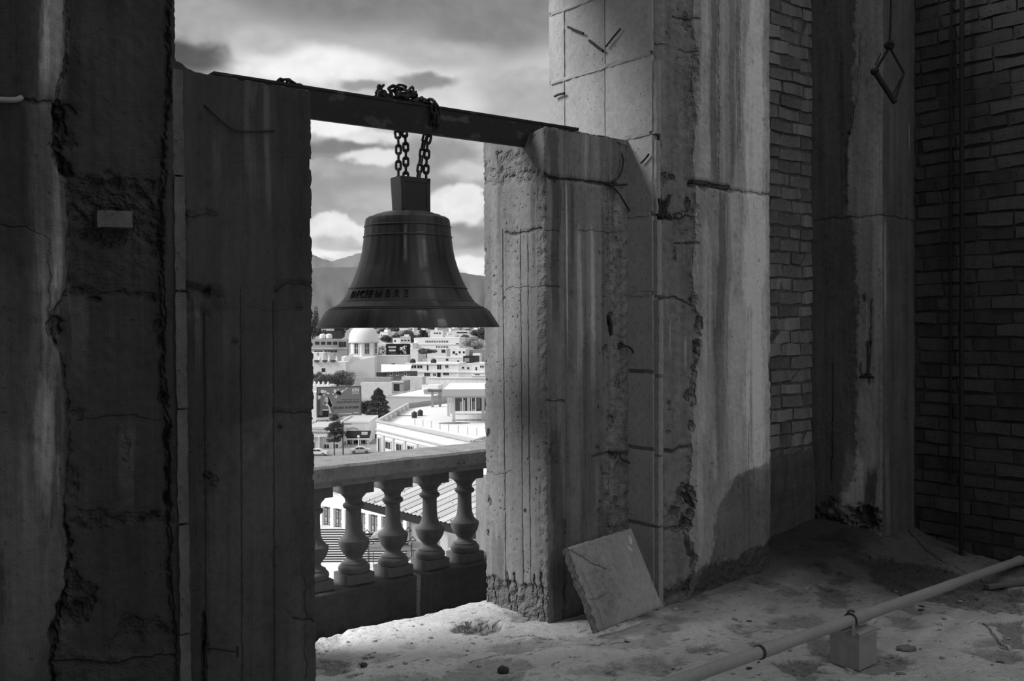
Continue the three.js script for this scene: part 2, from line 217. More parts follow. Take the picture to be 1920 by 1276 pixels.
// ---- tall pier on the left (its room face)
const fieldD = new Field(-3.05, T_E2, -0.05, 3.75);
{
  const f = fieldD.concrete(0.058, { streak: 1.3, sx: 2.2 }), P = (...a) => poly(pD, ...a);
  const left = [128, -70, 128, 60, 124, 120, 108, 190, 106, 270, 126, 320, 130, 420, 128, 540, 98, 600, 104, 640, 122, 690, 130, 760, 132, 850, 122, 950, 133, 1050, 126, 1120, 102, 1190, 98, 1300];
  const right = [318, -70, 318, 190, 312, 230, 308, 330, 303, 400, 306, 540, 310, 600, 306, 700, 318, 790, 318, 900, 320, 1000, 322, 1100, 330, 1180, 332, 1300];
  const rev = []; for (let i = right.length - 2; i >= 0; i -= 2) rev.push(right[i], right[i + 1]);
  f.recess(P(...left, ...rev), 0.026, 0.86, 0.004, 0.006, 0.012);
  f.crack(P(...left), 0.007, 0.014, 0.7); f.crack(P(...left.slice(6, 12)), 0.016, 0.03, 0.6, 1.6); f.crack(P(...left.slice(26, 32)), 0.012, 0.02, 0.6, 1.6); f.crack(P(126, 1120, 102, 1190, 98, 1300), 0.014, 0.03, 0.6, 1.2);
  f.crack(P(...right), 0.006, 0.014, 0.6); f.crack(P(306, 360, 303, 400, 305, 440), 0.012, 0.02, 0.6); f.crack(P(316, 800, 318, 900, 320, 950), 0.008, 0.02, 0.6);
  // pitted and broken patches
  f.recess(P(150, 318, 230, 325, 300, 345, 300, 470, 250, 440, 210, 470, 150, 440, 132, 400), 0.010, 0.95, 0.034, 0.01, 0.03);
  f.recess(P(135, 425, 300, 440, 300, 530, 220, 545, 135, 550), 0.002, 1, 0.01, 0.01, 0.02);
  f.recess(P(130, 540, 300, 548, 300, 560, 220, 554, 130, 556), 0.008, 0.8, 0.02, 0.006, 0.02);
  f.recess(P(140, 955, 250, 965, 330, 960, 325, 985, 240, 982, 150, 1000), 0.006, 0.9, 0.022, 0.006, 0.02);
  f.recess(P(130, 1050, 190, 1110, 170, 1170, 120, 1180, 105, 1200), 0.016, 0.85, 0.025, 0.008, 0.03);
  f.recess(P(250, 1150, 320, 1170, 320, 1190, 210, 1200), 0.008, 0.9, 0.02, 0.008, 0.02);
  f.recess(P(100, 1195, 200, 1235, 330, 1215, 335, 1300, 95, 1300), -0.014, 1.1, 0.008, 0.006, 0.012);
  for (const [x, y, a, b, d] of [[112, 205, .03, .05, .04], [118, 235, .03, .08, .035], [108, 270, .035, .05, .03], [103, 612, .045, .055, .05], [120, 320, .02, .03, .03], [130, 265, .04, .05, .015], [180, 560, .04, .016, .03], [300, 610, .02, .03, .03], [308, 745, .025, .03, .03], [302, 640, .015, .04, .02], [285, 970, .05, .02, .03], [150, 775, .04, .03, .012], [140, 900, .03, .08, .012], [165, 1140, .04, .03, .03], [145, 1150, .05, .04, .02], [240, 840, .02, .09, .006], [205, 455, .035, .022, .02], [60, 600, .03, .02, .006]]) f.blob(...pD(x, y), a * 0.8, b * 0.8, d * 0.55, 0.8, 0.02);
  f.crack(P(-20, 192, 30, 186, 90, 188, 128, 196, 145, 212), 0.008, 0.014, 0.6);
  f.crack(P(0, 425, 50, 428, 90, 445, 92, 560, 95, 600), 0.004, 0.006, 0.75); f.crack(P(150, 790, 240, 780, 300, 790), 0.004, 0.006, 0.8);
  f.crack(P(100, 1240, 210, 1245, 330, 1225), 0.006, 0.012, 0.6);
  // run-down streaks, pale on the smooth part
  f.streak(pD(95, 0)[0], pD(95, 185)[1], 3.7, 0.04, 1.9); f.streak(pD(108, 0)[0], pD(108, 160)[1], 3.7, 0.05, 1.9); f.streak(pD(75, 0)[0], pD(75, 190)[1], 3.7, 0.03, 1.35);
  f.streak(pD(85, 300)[0], pD(85, 900)[1], pD(85, 200)[1], 0.05, 1.75); f.streak(pD(115, 400)[0], pD(115, 560)[1], pD(115, 310)[1], 0.03, 1.6); f.streak(pD(105, 800)[0], pD(105, 1180)[1], pD(105, 640)[1], 0.045, 1.35);
  f.streak(pD(40, 700)[0], pD(40, 1276)[1], pD(40, 500)[1], 0.12, 1.4, 1.2); f.streak(pD(70, 650)[0], pD(70, 1000)[1], pD(70, 440)[1], 0.06, 1.25, 1.2); f.streak(pD(20, 900)[0], pD(20, 1276)[1], pD(20, 820)[1], 0.08, 1.2, 1.2);
  f.streak(pD(240, 850)[0], pD(240, 950)[1], pD(240, 800)[1], 0.03, 1.5); f.streak(pD(145, 600)[0], pD(145, 690)[1], pD(145, 550)[1], 0.04, 1.5); f.streak(pD(165, 230)[0], pD(165, 215)[1], pD(165, 100)[1], 0.06, 0.8); f.streak(pD(30, 500)[0], pD(30, 640)[1], pD(30, 200)[1], 0.07, 0.8);
  f.poly(P(150, 20, 240, 10, 250, 300, 140, 300), 0.05, 0.04, (k, u, v, i) => { f.A[i] *= 1 + 0.2 * k; });
  f.finish(0.009);
}
const plainD = new Field(0, 1.2, 0, 3.8, 0.006).concrete(0.12, { sx: 9 }).finish(0.02).material;
function pierSolid(name, o, materials, label) { const b = solid(o); return struct(name, b.geo, materials, b.pos, TURN, label); }
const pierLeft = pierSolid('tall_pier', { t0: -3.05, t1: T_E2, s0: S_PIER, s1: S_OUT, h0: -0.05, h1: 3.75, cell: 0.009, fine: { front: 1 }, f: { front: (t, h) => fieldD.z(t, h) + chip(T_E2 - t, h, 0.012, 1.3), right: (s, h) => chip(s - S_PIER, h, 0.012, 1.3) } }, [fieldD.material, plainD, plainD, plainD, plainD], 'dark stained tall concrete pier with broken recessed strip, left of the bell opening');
// the same pier goes on above the picture
struct('tall_pier', boxFrom(-0.5075, 0.5075, 0, CEIL - 3.75, -0.448, 0.448), plainD, T((-3.05 + T_E2) / 2, 3.75, (S_PIER + S_OUT) / 2), TURN);

// ---- low pier on the left of the bell
const fieldL = new Field(T_E2 - 0.05, -1.365, -0.05, H_LOW);
{
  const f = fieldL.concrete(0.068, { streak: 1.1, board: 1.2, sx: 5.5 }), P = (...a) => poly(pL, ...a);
  for (const [x, y0, w] of [[384, 585, .006], [452, 540, .0045], [513, 560, .0045]]) f.crack(P(x - 1, y0, x, 800, x + 1, 1000, x + 2, 1300), w, 0.007, 0.5, 0.25);
  f.crack(P(384, 1150, 382, 1220, 384, 1300), 0.009, 0.015, 0.5); f.crack(P(571, 1080, 573, 1300), 0.004, 0.006, 0.6);
  f.crack(P(340, 395, 360, 400, 405, 398), 0.007, 0.012, 0.45); f.crack(P(335, 535, 390, 540, 410, 555), 0.009, 0.014, 0.5); f.crack(P(515, 545, 540, 528, 590, 535), 0.007, 0.012, 0.5); f.crack(P(513, 772, 550, 772, 590, 770), 0.006, 0.01, 0.5); f.crack(P(430, 560, 500, 580, 560, 575), 0.004, 0.004, 0.8);
  f.crack(P(550, 1160, 590, 1162), 0.006, 0.01, 0.6); f.crack(P(420, 300, 560, 290), 0.003, 0.003, 0.85);
  f.recess(P(330, 520, 400, 535, 440, 575, 400, 600, 335, 590), 0.004, 0.9, 0.014, 0.01, 0.03); f.recess(P(340, 330, 350, 400, 348, 560, 335, 560), 0.006, 0.9, 0.012, 0.008, 0.02);
  for (const [x, y, a, b, d] of [[388, 546, .02, .03, .025], [345, 555, .012, .03, .02], [391, 895, .018, .018, .02], [440, 640, .018, .012, .01], [525, 800, .012, .012, .012], [350, 400, .01, .015, .015], [385, 1215, .012, .03, .02], [560, 575, .02, .01, .008]]) f.blob(...pL(x, y), a, b, d, 0.55, 0.01);
  for (const [x, y0, y1, w, t] of [[405, 260, 360, .02, 1.25], [470, 150, 330, .03, 1.3], [500, 150, 370, .015, 1.5], [555, 170, 560, .05, 0.85], [430, 330, 700, .05, 1.15], [370, 560, 700, .012, 1.5], [560, 560, 720, .05, 1.12], [475, 180, 260, .02, 0.7], [530, 170, 320, .03, 0.8]]) f.streak(pL(x, y0)[0], pL(x, y1)[1], pL(x, y0)[1], w, t);
  // the lower boards are paler
  f.poly(P(388, 830, 450, 880, 513, 800, 580, 720, 590, 1300, 388, 1300), 0.06, 0.05, (k, u, v, i) => { f.A[i] *= 1 + 0.42 * k; });
  f.poly(P(410, 810, 450, 790, 512, 770, 512, 800, 455, 880, 430, 850), 0.012, 0.01, (k, u, v, i) => { f.A[i] *= 1 + 0.3 * k; });
  f.poly(P(345, 590, 384, 590, 384, 1300, 345, 1300), 0.01, 0.01, (k, u, v, i) => { f.A[i] *= 1 - 0.2 * k; });
  f.finish(0.009);
}
const notches = [[308, .028, .022], [422, .036, .026], [436, .026, .016], [605, .014, .02], [632, .022, .022], [655, .012, .02], [775, .02, .016], [800, .018, .03], [895, .01, .015], [575, .008, .02]].map(([y, d, w]) => [pL(585, y)[1], d, w]);
const edgeL = (h) => { let d = 0.004 * noise(h * 30, 3) + 0.003 * noise(h * 90, 5); for (const [c, a, w] of notches) { const k = Math.abs(h - c + 0.006 * noise(h * 70, 1)) / w; if (k < 1) d -= a * Math.sqrt(1 - k * k); } return d; };
const plain = new Field(0, 0.8, 0, 2.7, 0.005).concrete(0.16, { sx: 4 }).finish(0.02).material;
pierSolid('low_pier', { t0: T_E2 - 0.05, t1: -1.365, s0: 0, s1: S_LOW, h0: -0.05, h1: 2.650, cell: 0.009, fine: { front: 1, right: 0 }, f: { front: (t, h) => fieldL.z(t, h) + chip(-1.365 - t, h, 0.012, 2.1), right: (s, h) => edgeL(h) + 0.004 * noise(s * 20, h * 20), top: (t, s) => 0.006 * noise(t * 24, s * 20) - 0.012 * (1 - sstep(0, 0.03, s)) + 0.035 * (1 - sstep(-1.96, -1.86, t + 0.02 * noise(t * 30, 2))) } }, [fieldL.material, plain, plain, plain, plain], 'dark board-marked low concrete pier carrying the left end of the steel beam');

// ---- low pier on the right of the bell: room face and opening face
const fieldB = new Field(0, T_OPEN1 + 0.01, -0.05, H_LOW), fieldA = new Field(0, S_LOW, -0.05, H_LOW, 0.0025);
{
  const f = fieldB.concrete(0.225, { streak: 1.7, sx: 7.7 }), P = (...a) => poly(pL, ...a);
  f.crack(P(1014, 320, 1030, 333, 1080, 337, 1130, 343), 0.011, 0.022, 0.4, 0.5); f.crack(P(1138, 345, 1180, 347), 0.007, 0.01, 0.5); f.crack(P(1020, 432, 1048, 434), 0.004, 0.006, 0.6); f.crack(P(1020, 537, 1050, 536), 0.006, 0.01, 0.5); f.crack(P(1025, 752, 1058, 752), 0.006, 0.01, 0.5); f.crack(P(1110, 855, 1140, 848, 1180, 850), 0.007, 0.012, 0.5); f.crack(P(1085, 432, 1160, 436), 0.005, 0.006, 0.7);
  for (const x of [1058, 1095, 1140]) f.crack(P(x, 240, x + 2, 600, x + 4, 1000), 0.003, 0.003, 0.8, 0.4);
  f.crack(P(1062, 1090, 1054, 1180), 0.006, 0.012, 0.5);
  f.recess(P(1128, 350, 1180, 350, 1182, 600, 1185, 1010, 1140, 1000, 1130, 860, 1150, 700, 1140, 520), 0.004, 1.12, 0.022, 0.02, 0.03);
  reseed(909); for (let k = 0; k < 70; k++) f.blob(...pL(rr(1120, 1182), rr(360, 1000)), rr(.005, .016), rr(.006, .02), rr(.004, .012), rr(.6, 1.35), 0.012);
  f.recess(P(1155, 260, 1182, 270, 1180, 345, 1168, 340), 0.004, 1, 0.01, 0.01, 0.02);
  for (const [x, y, a, b, d] of [[1143, 607, .012, .05, .04], [1146, 590, .02, .02, .02], [1165, 648, .025, .016, .035], [1150, 850, .03, .02, .03], [1148, 790, .02, .05, .012], [1155, 940, .03, .03, .01], [1140, 925, .03, .02, .008], [1160, 720, .02, .06, .01], [1040, 340, .012, .012, .02], [1150, 345, .016, .016, .02], [1060, 985, .01, .05, .006], [1030, 850, .02, .03, .008]]) f.blob(...pL(x, y), a, b, d, 0.75, 0.012);
  for (const [x, y0, y1, w, t] of [[1062, 340, 640, .006, 1.9], [1085, 430, 700, .018, 1.4], [1110, 440, 720, .014, 1.45], [1160, 345, 430, .03, 1.35], [1150, 430, 560, .02, 1.35], [1100, 240, 330, .02, 1.35], [1120, 250, 330, .02, 1.2], [1040, 240, 600, .04, 0.62], [1073, 340, 500, .014, 0.65], [1130, 380, 700, .012, 0.75], [1100, 640, 1000, .05, 0.8], [1045, 800, 1170, .05, 0.7], [1125, 860, 960, .05, 1.15]]) f.streak(pL(x, y0)[0], pL(x, y1)[1], pL(x, y0)[1], w, t);
  f.finish(0.009);
  const a = fieldA.concrete(0.24, { streak: 0.9, rough: 0.75, pits: 2.2, sx: 12.3 }), Q = (...xy) => poly(pA, ...xy);
  for (const [x, w] of [[945, .0055], [978, .004], [992, .0045]]) a.crack(Q(x - 3, 430, x - 1, 700, x + 1, 900, x + 3, 1110), w, 0.009, 0.4, 0.35);
  a.crack(Q(946, 437, 965, 438, 978, 434, 1014, 428), 0.007, 0.014, 0.5); a.crack(Q(950, 540, 985, 538, 1020, 536), 0.004, 0.006, 0.7); a.crack(Q(908, 880, 930, 890, 960, 884), 0.004, 0.005, 0.7);
  a.recess(Q(905, 300, 940, 330, 1000, 315, 1025, 330, 1024, 345, 905, 345), 0.004, 0.9, 0.018, 0.006, 0.02); a.recess(Q(930, 285, 990, 280, 1015, 320, 940, 335), 0.006, 0.9, 0.02, 0.006, 0.02);
  a.recess(Q(1006, 345, 1025, 345, 1028, 1100, 1012, 1100, 1010, 700), 0.002, 0.95, 0.014, 0.006, 0.012);
  a.recess(Q(912, 1078, 950, 1085, 990, 1095, 1035, 1105, 1040, 1200, 912, 1140), 0.010, 0.72, 0.03, 0.004, 0.02);
  for (const x of [922, 950, 962, 1000, 1012]) a.crack(Q(x, 1075, x + 2, 1110, x + 4, 1160), 0.008, 0.02, 0.4);
  for (let k = 0; k < 60; k++) { reseed(k + 400); a.blob(...Q(rr(912, 1018), rr(300, 1080))[0], rr(.002, .006), rr(.002, .007), 0.006, 0.6); }
  for (const [x, y, r1, r2, d] of [[984, 957, .012, .012, .016], [915, 810, .02, .03, .014], [918, 940, .02, .03, .014], [914, 1000, .02, .03, .02], [990, 860, .008, .006, .01]]) a.blob(...pA(x, y), r1, r2, d, 0.6, 0.01);
  for (const [x, y0, y1, w, t] of [[925, 340, 700, .03, 1.12], [960, 440, 640, .03, 1.1], [1000, 345, 500, .02, 0.8], [935, 300, 440, .02, 0.85], [930, 1000, 1120, .06, .75]]) a.streak(pA(x, y0)[0], pA(x, y1)[1], pA(x, y0)[1], w, t);
  a.finish(0.008);
}
{
  const eroded = (v) => 0.05 * sstep(0.30, 0.02, v) * (0.5 + 0.5 * noise(v * 30, 7));
  const corner = (d, h) => chip(d, h, 0.02, 5.1) - (d < 0.03 ? eroded(h) * (1 - d / 0.03) * 0.4 : 0);
  pierSolid('low_pier', {
    t0: 0, t1: T_OPEN1 + 0.01, s0: 0, s1: S_LOW, h0: -0.05, h1: H_LOW, cell: 0.009, fine: { front: 1, left: 1 },
    f: {
      front: (t, h) => fieldB.z(t, h) + corner(t, h), left: (s, h) => fieldA.z(s, h) + corner(s, h) + chip(S_LOW - s, h, 0.03, 8.3) - 0.035 * sstep(H_LOW - 0.10, H_LOW, h) * sstep(0.02, 0.16, s) * (1 - sstep(0.17, 0.2, s)),
      back: (t, h) => chip(t, h, 0.03, 8.3), top: (t, s) => -0.05 * sstep(0.04, 0.16, s) * (1 - sstep(0.165, 0.18, s)) * (1 - sstep(0.02, 0.06, t)) - 0.02 * (1 - sstep(0, 0.03, Math.min(t, s))) + 0.007 * noise(t * 24, s * 24) - 0.02 * sstep(0.5, 0.62, t),
    },
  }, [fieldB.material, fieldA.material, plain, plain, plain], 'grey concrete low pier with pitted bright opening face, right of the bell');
}

// ---- tall pier on the right: room face as one weathered surface; its opening face is cast panels
const fieldC = new Field(T_OPEN1, 1.68, -0.05, 4.05);
{
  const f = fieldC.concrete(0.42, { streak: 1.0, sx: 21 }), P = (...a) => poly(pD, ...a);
  const edge = [1300, -40, 1296, 30, 1302, 90, 1296, 150, 1304, 220, 1296, 300, 1302, 345, 1302, 440, 1294, 500, 1298, 560, 1312, 600, 1310, 640, 1302, 700, 1300, 760, 1294, 830, 1296, 850, 1290, 900, 1302, 950, 1286, 1000, 1304, 1050, 1290, 1110];
  const left = [1222, 1140, 1222, -40];
  f.poly(P(...edge, ...left), 0.01, 0.012, (k, u, v, i) => { f.Z[i] -= k * (0.016 + 0.007 * fbm(u * 24, v * 20, 4)); f.A[i] *= 1 - 0.42 * k; });
  f.crack(P(...edge.slice(14, 22)), 0.006, 0.012, 0.75); f.crack(P(...edge.slice(22, 28)), 0.014, 0.026, 0.6, 1.6); f.crack(P(...edge.slice(28, 36)), 0.007, 0.015, 0.7, 1.6); f.crack(P(...edge.slice(34, 42)), 0.014, 0.026, 0.6, 1.8); f.crack(P(...edge.slice(0, 16)), 0.007, 0.010, 0.8);
  // lift joints
  f.crack(P(1300, 342, 1340, 350, 1369, 357, 1400, 360, 1450, 366), 0.008, 0.016, 0.7); f.crack(P(1303, 340, 1366, 352), 0.014, 0.03, 0.45, 0.6);
  f.crack(P(1226, 408, 1260, 408, 1300, 404), 0.007, 0.012, 0.5); f.crack(P(1232, 562, 1265, 556, 1300, 572), 0.006, 0.012, 0.5); f.crack(P(1268, 456, 1310, 455), 0.007, 0.012, 0.45); f.crack(P(1230, 850, 1262, 845, 1292, 836), 0.010, 0.016, 0.45); f.crack(P(1235, 995, 1290, 988), 0.008, 0.012, 0.55);
  f.crack(P(1265, 30, 1300, 36, 1310, 34), 0.008, 0.014, 0.5); f.crack(P(1230, 80, 1250, 84), 0.005, 0.01, 0.5); f.crack(P(1275, 92, 1310, 97), 0.005, 0.01, 0.5); f.crack(P(1229, 150, 1234, 220, 1236, 330), 0.020, 0.034, 0.5, 1.6); f.crack(P(1238, 340, 1240, 405), 0.02, 0.03, 0.55, 1.6);
  reseed(808); for (let k = 0; k < 60; k++) { const [x, y] = [[1347, rr(20, 345)], [1388, rr(20, 280)], [1296, rr(0, 330)], [1303, rr(380, 560)]][k % 4]; f.blob(...pD(x + rr(-5, 5), y), rr(.004, .010), rr(.012, .045), -0.004, rr(1.15, 1.5), 0.008); }
  f.crack(P(1347, -30, 1345, 100, 1347, 230, 1346, 345), 0.010, 0.014, 0.7); f.crack(P(1388, -30, 1386, 120, 1388, 240, 1386, 280), 0.007, 0.010, 0.75); f.crack(P(1364, 380, 1362, 500, 1364, 720), 0.003, 0.004, 0.8, 0.3); f.crack(P(1404, 800, 1404, 1040), 0.004, 0.006, 0.7, 0.3); f.crack(P(1403, 580, 1403, 700), 0.003, 0.003, 0.8, 0.3);
  for (const [x, y, a, b, d] of [[1232, 240, .02, .10, .04], [1246, 335, .03, .05, .02], [1245, 395, .045, .05, .05], [1262, 330, .02, .02, .03], [1292, 385, .02, .05, .03], [1240, 408, .03, .014, .04], [1258, 408, .02, .016, .02], [1300, 345, .03, .02, .03], [1320, 352, .04, .014, .03], [1312, 610, .02, .06, .04], [1308, 650, .02, .05, .03], [1302, 560, .03, .03, .02], [1292, 740, .018, .05, .03], [1298, 800, .018, .03, .03], [1296, 930, .045, .06, .05], [1280, 925, .03, .05, .03], [1288, 980, .04, .05, .03], [1256, 810, .02, .012, .012], [1258, 760, .015, .03, .012], [1270, 960, .05, .03, .02], [1240, 1000, .03, .02, .02], [1252, 60, .008, .014, .014], [1424, 490, .014, .014, .010], [1268, 475, .01, .04, .015], [1290, 40, .03, .06, .01], [1306, 120, .02, .12, .012], [1446, 690, .02, .08, .03]]) f.blob(...pD(x, y), a, b, d, 0.6, 0.018);
  f.recess(P(1270, 400, 1310, 380, 1312, 440, 1280, 450), 0.006, 0.9, 0.02, 0.008, 0.02); f.recess(P(1240, 950, 1300, 940, 1298, 1000, 1245, 1000), 0.006, 0.9, 0.024, 0.008, 0.02); f.recess(P(1262, 110, 1312, 100, 1310, 240, 1290, 250, 1270, 180), 0.003, 0.9, 0.012, 0.008, 0.02);
  // pale and dark runs on the smooth part
  for (const [x, y0, y1, w, t] of [[1318, -60, 330, .045, 1.25], [1336, -60, 340, .03, 0.62], [1356, 40, 340, .02, 1.1], [1372, -60, 330, .03, 0.72], [1382, 0, 300, .014, 0.7], [1415, -60, 900, .09, 1.38], [1425, 100, 800, .07, 1.18], [1408, 560, 860, .013, 0.8], [1420, 560, 700, .012, 0.8], [1320, 420, 700, .03, 1.2], [1330, 460, 640, .014, 1.2], [1352, 360, 620, .045, 0.62], [1348, 600, 900, .05, 0.78], [1312, 700, 1000, .03, 1.15], [1340, 800, 900, .03, 1.25], [1395, 250, 345, .05, 1.2], [1258, 600, 660, .006, 1.7], [1252, 540, 560, .02, 1.2], [1400, 360, 560, .06, 1.28]]) f.streak(pD(x, y0)[0], pD(x, y1)[1], pD(x, y0)[1], w, t);
  f.streak(pD(1287, 650)[0], pD(1287, 692)[1], pD(1287, 628)[1], 0.007, 1.9, 1.6, 0.03);
  f.poly(P(1366, 360, 1450, 366, 1450, 880, 1404, 880, 1366, 900, 1362, 760, 1364, 600, 1372, 500), 0.006, 0.006, (k, u, v, i) => { f.A[i] *= 1 + 0.42 * k; });
  f.poly(P(1388, -60, 1450, -60, 1450, 366, 1374, 360), 0.008, 0.008, (k, u, v, i) => { f.A[i] *= 1 + 0.3 * k; });
  // lower right and foot darkened, foot also roughened
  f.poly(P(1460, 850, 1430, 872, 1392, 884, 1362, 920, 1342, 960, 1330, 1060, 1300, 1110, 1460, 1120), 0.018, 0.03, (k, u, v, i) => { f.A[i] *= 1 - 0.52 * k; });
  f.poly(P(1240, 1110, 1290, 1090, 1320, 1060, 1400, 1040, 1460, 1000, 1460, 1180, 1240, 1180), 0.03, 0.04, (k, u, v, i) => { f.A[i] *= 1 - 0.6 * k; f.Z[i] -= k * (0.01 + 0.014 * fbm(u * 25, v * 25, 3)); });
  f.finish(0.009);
}
const fieldCs = new Field(S_PIER, S_OUT, -0.05, 4.05, 0.005).concrete(0.30, { streak: 0.6, rough: 1.3, sx: 31 }).finish(0.012);
const edgeC = (h) => 0.006 * noise(h * 24, 8) + 0.003 * noise(h * 80, 2) - 0.02 * Math.max(0, noise(h * 5, 6) - 0.3);
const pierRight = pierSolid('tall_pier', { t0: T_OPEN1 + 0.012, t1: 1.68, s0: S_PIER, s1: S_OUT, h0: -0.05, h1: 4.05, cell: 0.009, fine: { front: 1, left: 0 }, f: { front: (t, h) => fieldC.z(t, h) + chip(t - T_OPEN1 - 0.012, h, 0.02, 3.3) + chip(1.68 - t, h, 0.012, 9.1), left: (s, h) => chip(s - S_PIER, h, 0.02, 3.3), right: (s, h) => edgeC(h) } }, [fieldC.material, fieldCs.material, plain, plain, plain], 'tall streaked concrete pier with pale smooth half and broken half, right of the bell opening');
struct('tall_pier', boxFrom(-0.52, 0.52, 0, CEIL - 4.05, -0.448, 0.448), plainD, T((T_OPEN1 + 1.68) / 2, 4.05, (S_PIER + S_OUT) / 2), TURN);
{
  const lifts = [-0.03, 0.03, 0.47, 0.90, 1.335, 1.775, 2.222, 2.669, 3.113, 3.54, 4.0], cols = [-0.19, 0.185, 0.541, 0.685];
  const tones = [0.42, 0.48, 0.40, 0.45].map((a, k) => new Field(0, 0.38, 0, 0.45, 0.002).concrete(a, { streak: 0.25, rough: 0.5, pits: 1.2, board: 0.4, sx: 50 + k * 7.3 }).finish(0.012).material);
  const cx = T_OPEN1 + 0.012, put = (name, s0, s1, h0, h1, out, m, jag) => {
    const n = Math.max(2, Math.round((s1 - s0) / 0.03)), k = Math.max(2, Math.round((h1 - h0) / 0.03));
    const g = new THREE.BoxGeometry(0.03 + out, h1 - h0, s1 - s0, 1, k, n), p = g.attributes.position; g.translate(0.015 - out / 2, (h0 + h1) / 2, -(s0 + s1) / 2);
    for (let i = 0; i < p.count; i++) if (jag) { const y = p.getY(i), z = p.getZ(i); p.setX(i, p.getX(i) + jag * noise(z * 30 + h0 * 9, y * 40)); if (Math.abs(y - h0) < 1e-4 || Math.abs(y - h1) < 1e-4) p.setY(i, y + jag * noise(z * 35 + 5, y * 9)); }
    g.computeVertexNormals(); g.translate(cx - (T_OPEN1 + 0.012 + 1.68) / 2, 0.05, (S_PIER + S_OUT) / 2);
    return part(pierRight, name, g, m);
  };
  let n = 0;
  for (let r = 1; r < lifts.length - 1; r++) for (let c = 0; c < 3; c++) {
    if (r < 7 && c > 0) continue;
    put('concrete_panel', cols[c] + 0.004, cols[c + 1] - 0.004, lifts[r] + 0.013, lifts[r + 1] - 0.010, 0.010 + 0.003 * noise(r * 3.3, c * 1.7), tones[(n++ * 7 + r) % 4], 0.003);
  }
  for (let r = 5; r < lifts.length - 1; r++) put('joint_ridge', -0.17, r < 7 ? 0.02 : 0.66, lifts[r] - 0.010, lifts[r] + 0.012, 0.016, tones[1], 0.006);
  put('joint_ridge', 0.537, 0.545, 2.66, 4.0, 0.014, tones[1], 0.005);
  // the mortar strips along the pier's room corner, one per lift
  const strip = (root, tt, rows, m, w, t0c, sgn) => { for (const [h0, h1, d] of rows) { const k = Math.max(3, Math.round((h1 - h0) / 0.03)), g = new THREE.BoxGeometry(w, h1 - h0, 0.05, 2, k, 1), p = g.attributes.position; g.translate(tt, (h0 + h1) / 2, -S_PIER + d - 0.025); for (let i = 0; i < p.count; i++) { const y = p.getY(i); p.setX(i, p.getX(i) + 0.005 * noise(y * 22, tt * 9 + (p.getX(i) > tt ? 4 : 0))); p.setZ(i, p.getZ(i) + 0.003 * noise(y * 30, 3)); } g.computeVertexNormals(); g.translate(-t0c, 0.05, (S_PIER + S_OUT) / 2); part(root, 'mortar_strip', g, m); } };
  const paleStrip = new Field(0, 0.05, 0, 0.5, 0.002).concrete(0.40, { sx: 77 }).finish(0.01).material, darkStrip = new Field(0, 0.05, 0, 0.5, 0.002).concrete(0.13, { sx: 79 }).finish(0.01).material;
  const hy = (y) => pD(1230, y)[1];
  strip(pierRight, T_OPEN1 + 0.028, [[0.0, hy(990), .012], [hy(985), hy(856), .012], [hy(852), hy(708), .016], [hy(701), hy(562), .020], [hy(553), hy(412), .010], [hy(400), hy(262), .004], [hy(250), hy(112), .008]], paleStrip, 0.036, (T_OPEN1 + 0.012 + 1.68) / 2);
  const hd = (y) => pD(333, y)[1];
  strip(pierLeft, T_E2 + 0.004, [[0.0, hd(1190), .016], [hd(1187), hd(985), .018], [hd(980), hd(768), .012], [hd(764), hd(548), .012], [hd(543), hd(332), .010], [hd(328), hd(130), .003]], darkStrip, 0.040, (-3.05 + T_E2) / 2);
}

// ---- brick infill beyond the pier, the corner pilaster and the brick side wall
const T_PIL = 2.74, S_BRICK = 0.2, S_PIL = -0.35;
const mortar = new Field(0, 1.2, 0, 4.2, 0.006).concrete(0.05, { rough: 2.5, board: 0, sx: 61 }).finish(0.02).material;
const mortarPale = new Field(0, 1.2, 0, 4.2, 0.006).concrete(0.11, { rough: 2.5, board: 0, sx: 63 }).finish(0.02).material;
const brickGeo = []; reseed(77);
for (let k = 0; k < 6; k++) { const g = new THREE.BoxGeometry(1, 1, 1, 2, 1, 1), p = g.attributes.position, seen = new Map(); for (let i = 0; i < p.count; i++) { const key = [p.getX(i), p.getY(i), p.getZ(i)].join(); if (!seen.has(key)) seen.set(key, [rr(-.035, .035), rr(-.11, .11), rr(-.18, .14)]); const d = seen.get(key); p.setXYZ(i, p.getX(i) + d[0], p.getY(i) + d[1], p.getZ(i) + d[2]); } g.computeVertexNormals(); brickGeo.push(g); }
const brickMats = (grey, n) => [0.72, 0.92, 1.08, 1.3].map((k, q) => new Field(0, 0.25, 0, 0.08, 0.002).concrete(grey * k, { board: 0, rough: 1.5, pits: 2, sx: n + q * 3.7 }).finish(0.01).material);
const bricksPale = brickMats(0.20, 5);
function brickwork(root, u0, u1, h0, h1, place, materials, sd, { bl = 0.25, bh = 0.0925, joint = 0.016 } = {}) {
  reseed(sd); let row = 0;
  for (let h = h0; h < h1; h += bh, row++) {
    const deep = row % 6 === 5 ? 0.010 : 0; let u = u0 - (row % 2 ? bl / 2 : 0) - rr(0, 0.04);
    while (u < u1) {
      const len = bl * (rnd() < 0.12 ? 0.52 : 1) * rr(0.94, 1.05), a = Math.max(u, u0), b = Math.min(u + len - joint, u1);
      if (b - a > 0.03) { const g = brickGeo[Math.floor(rnd() * 6)], m = materials[Math.floor(rnd() * 4)], mesh = part(root, 'brick', g, m); place(mesh, (a + b) / 2, h + bh / 2 - deep / 2 + rr(-.003, .003), b - a, bh - joint - deep, rr(-0.006, 0.004)); mesh.name = 'brick_' + String(root.children.length).padStart(3, '0'); }
      u += len;
    }
  }
}
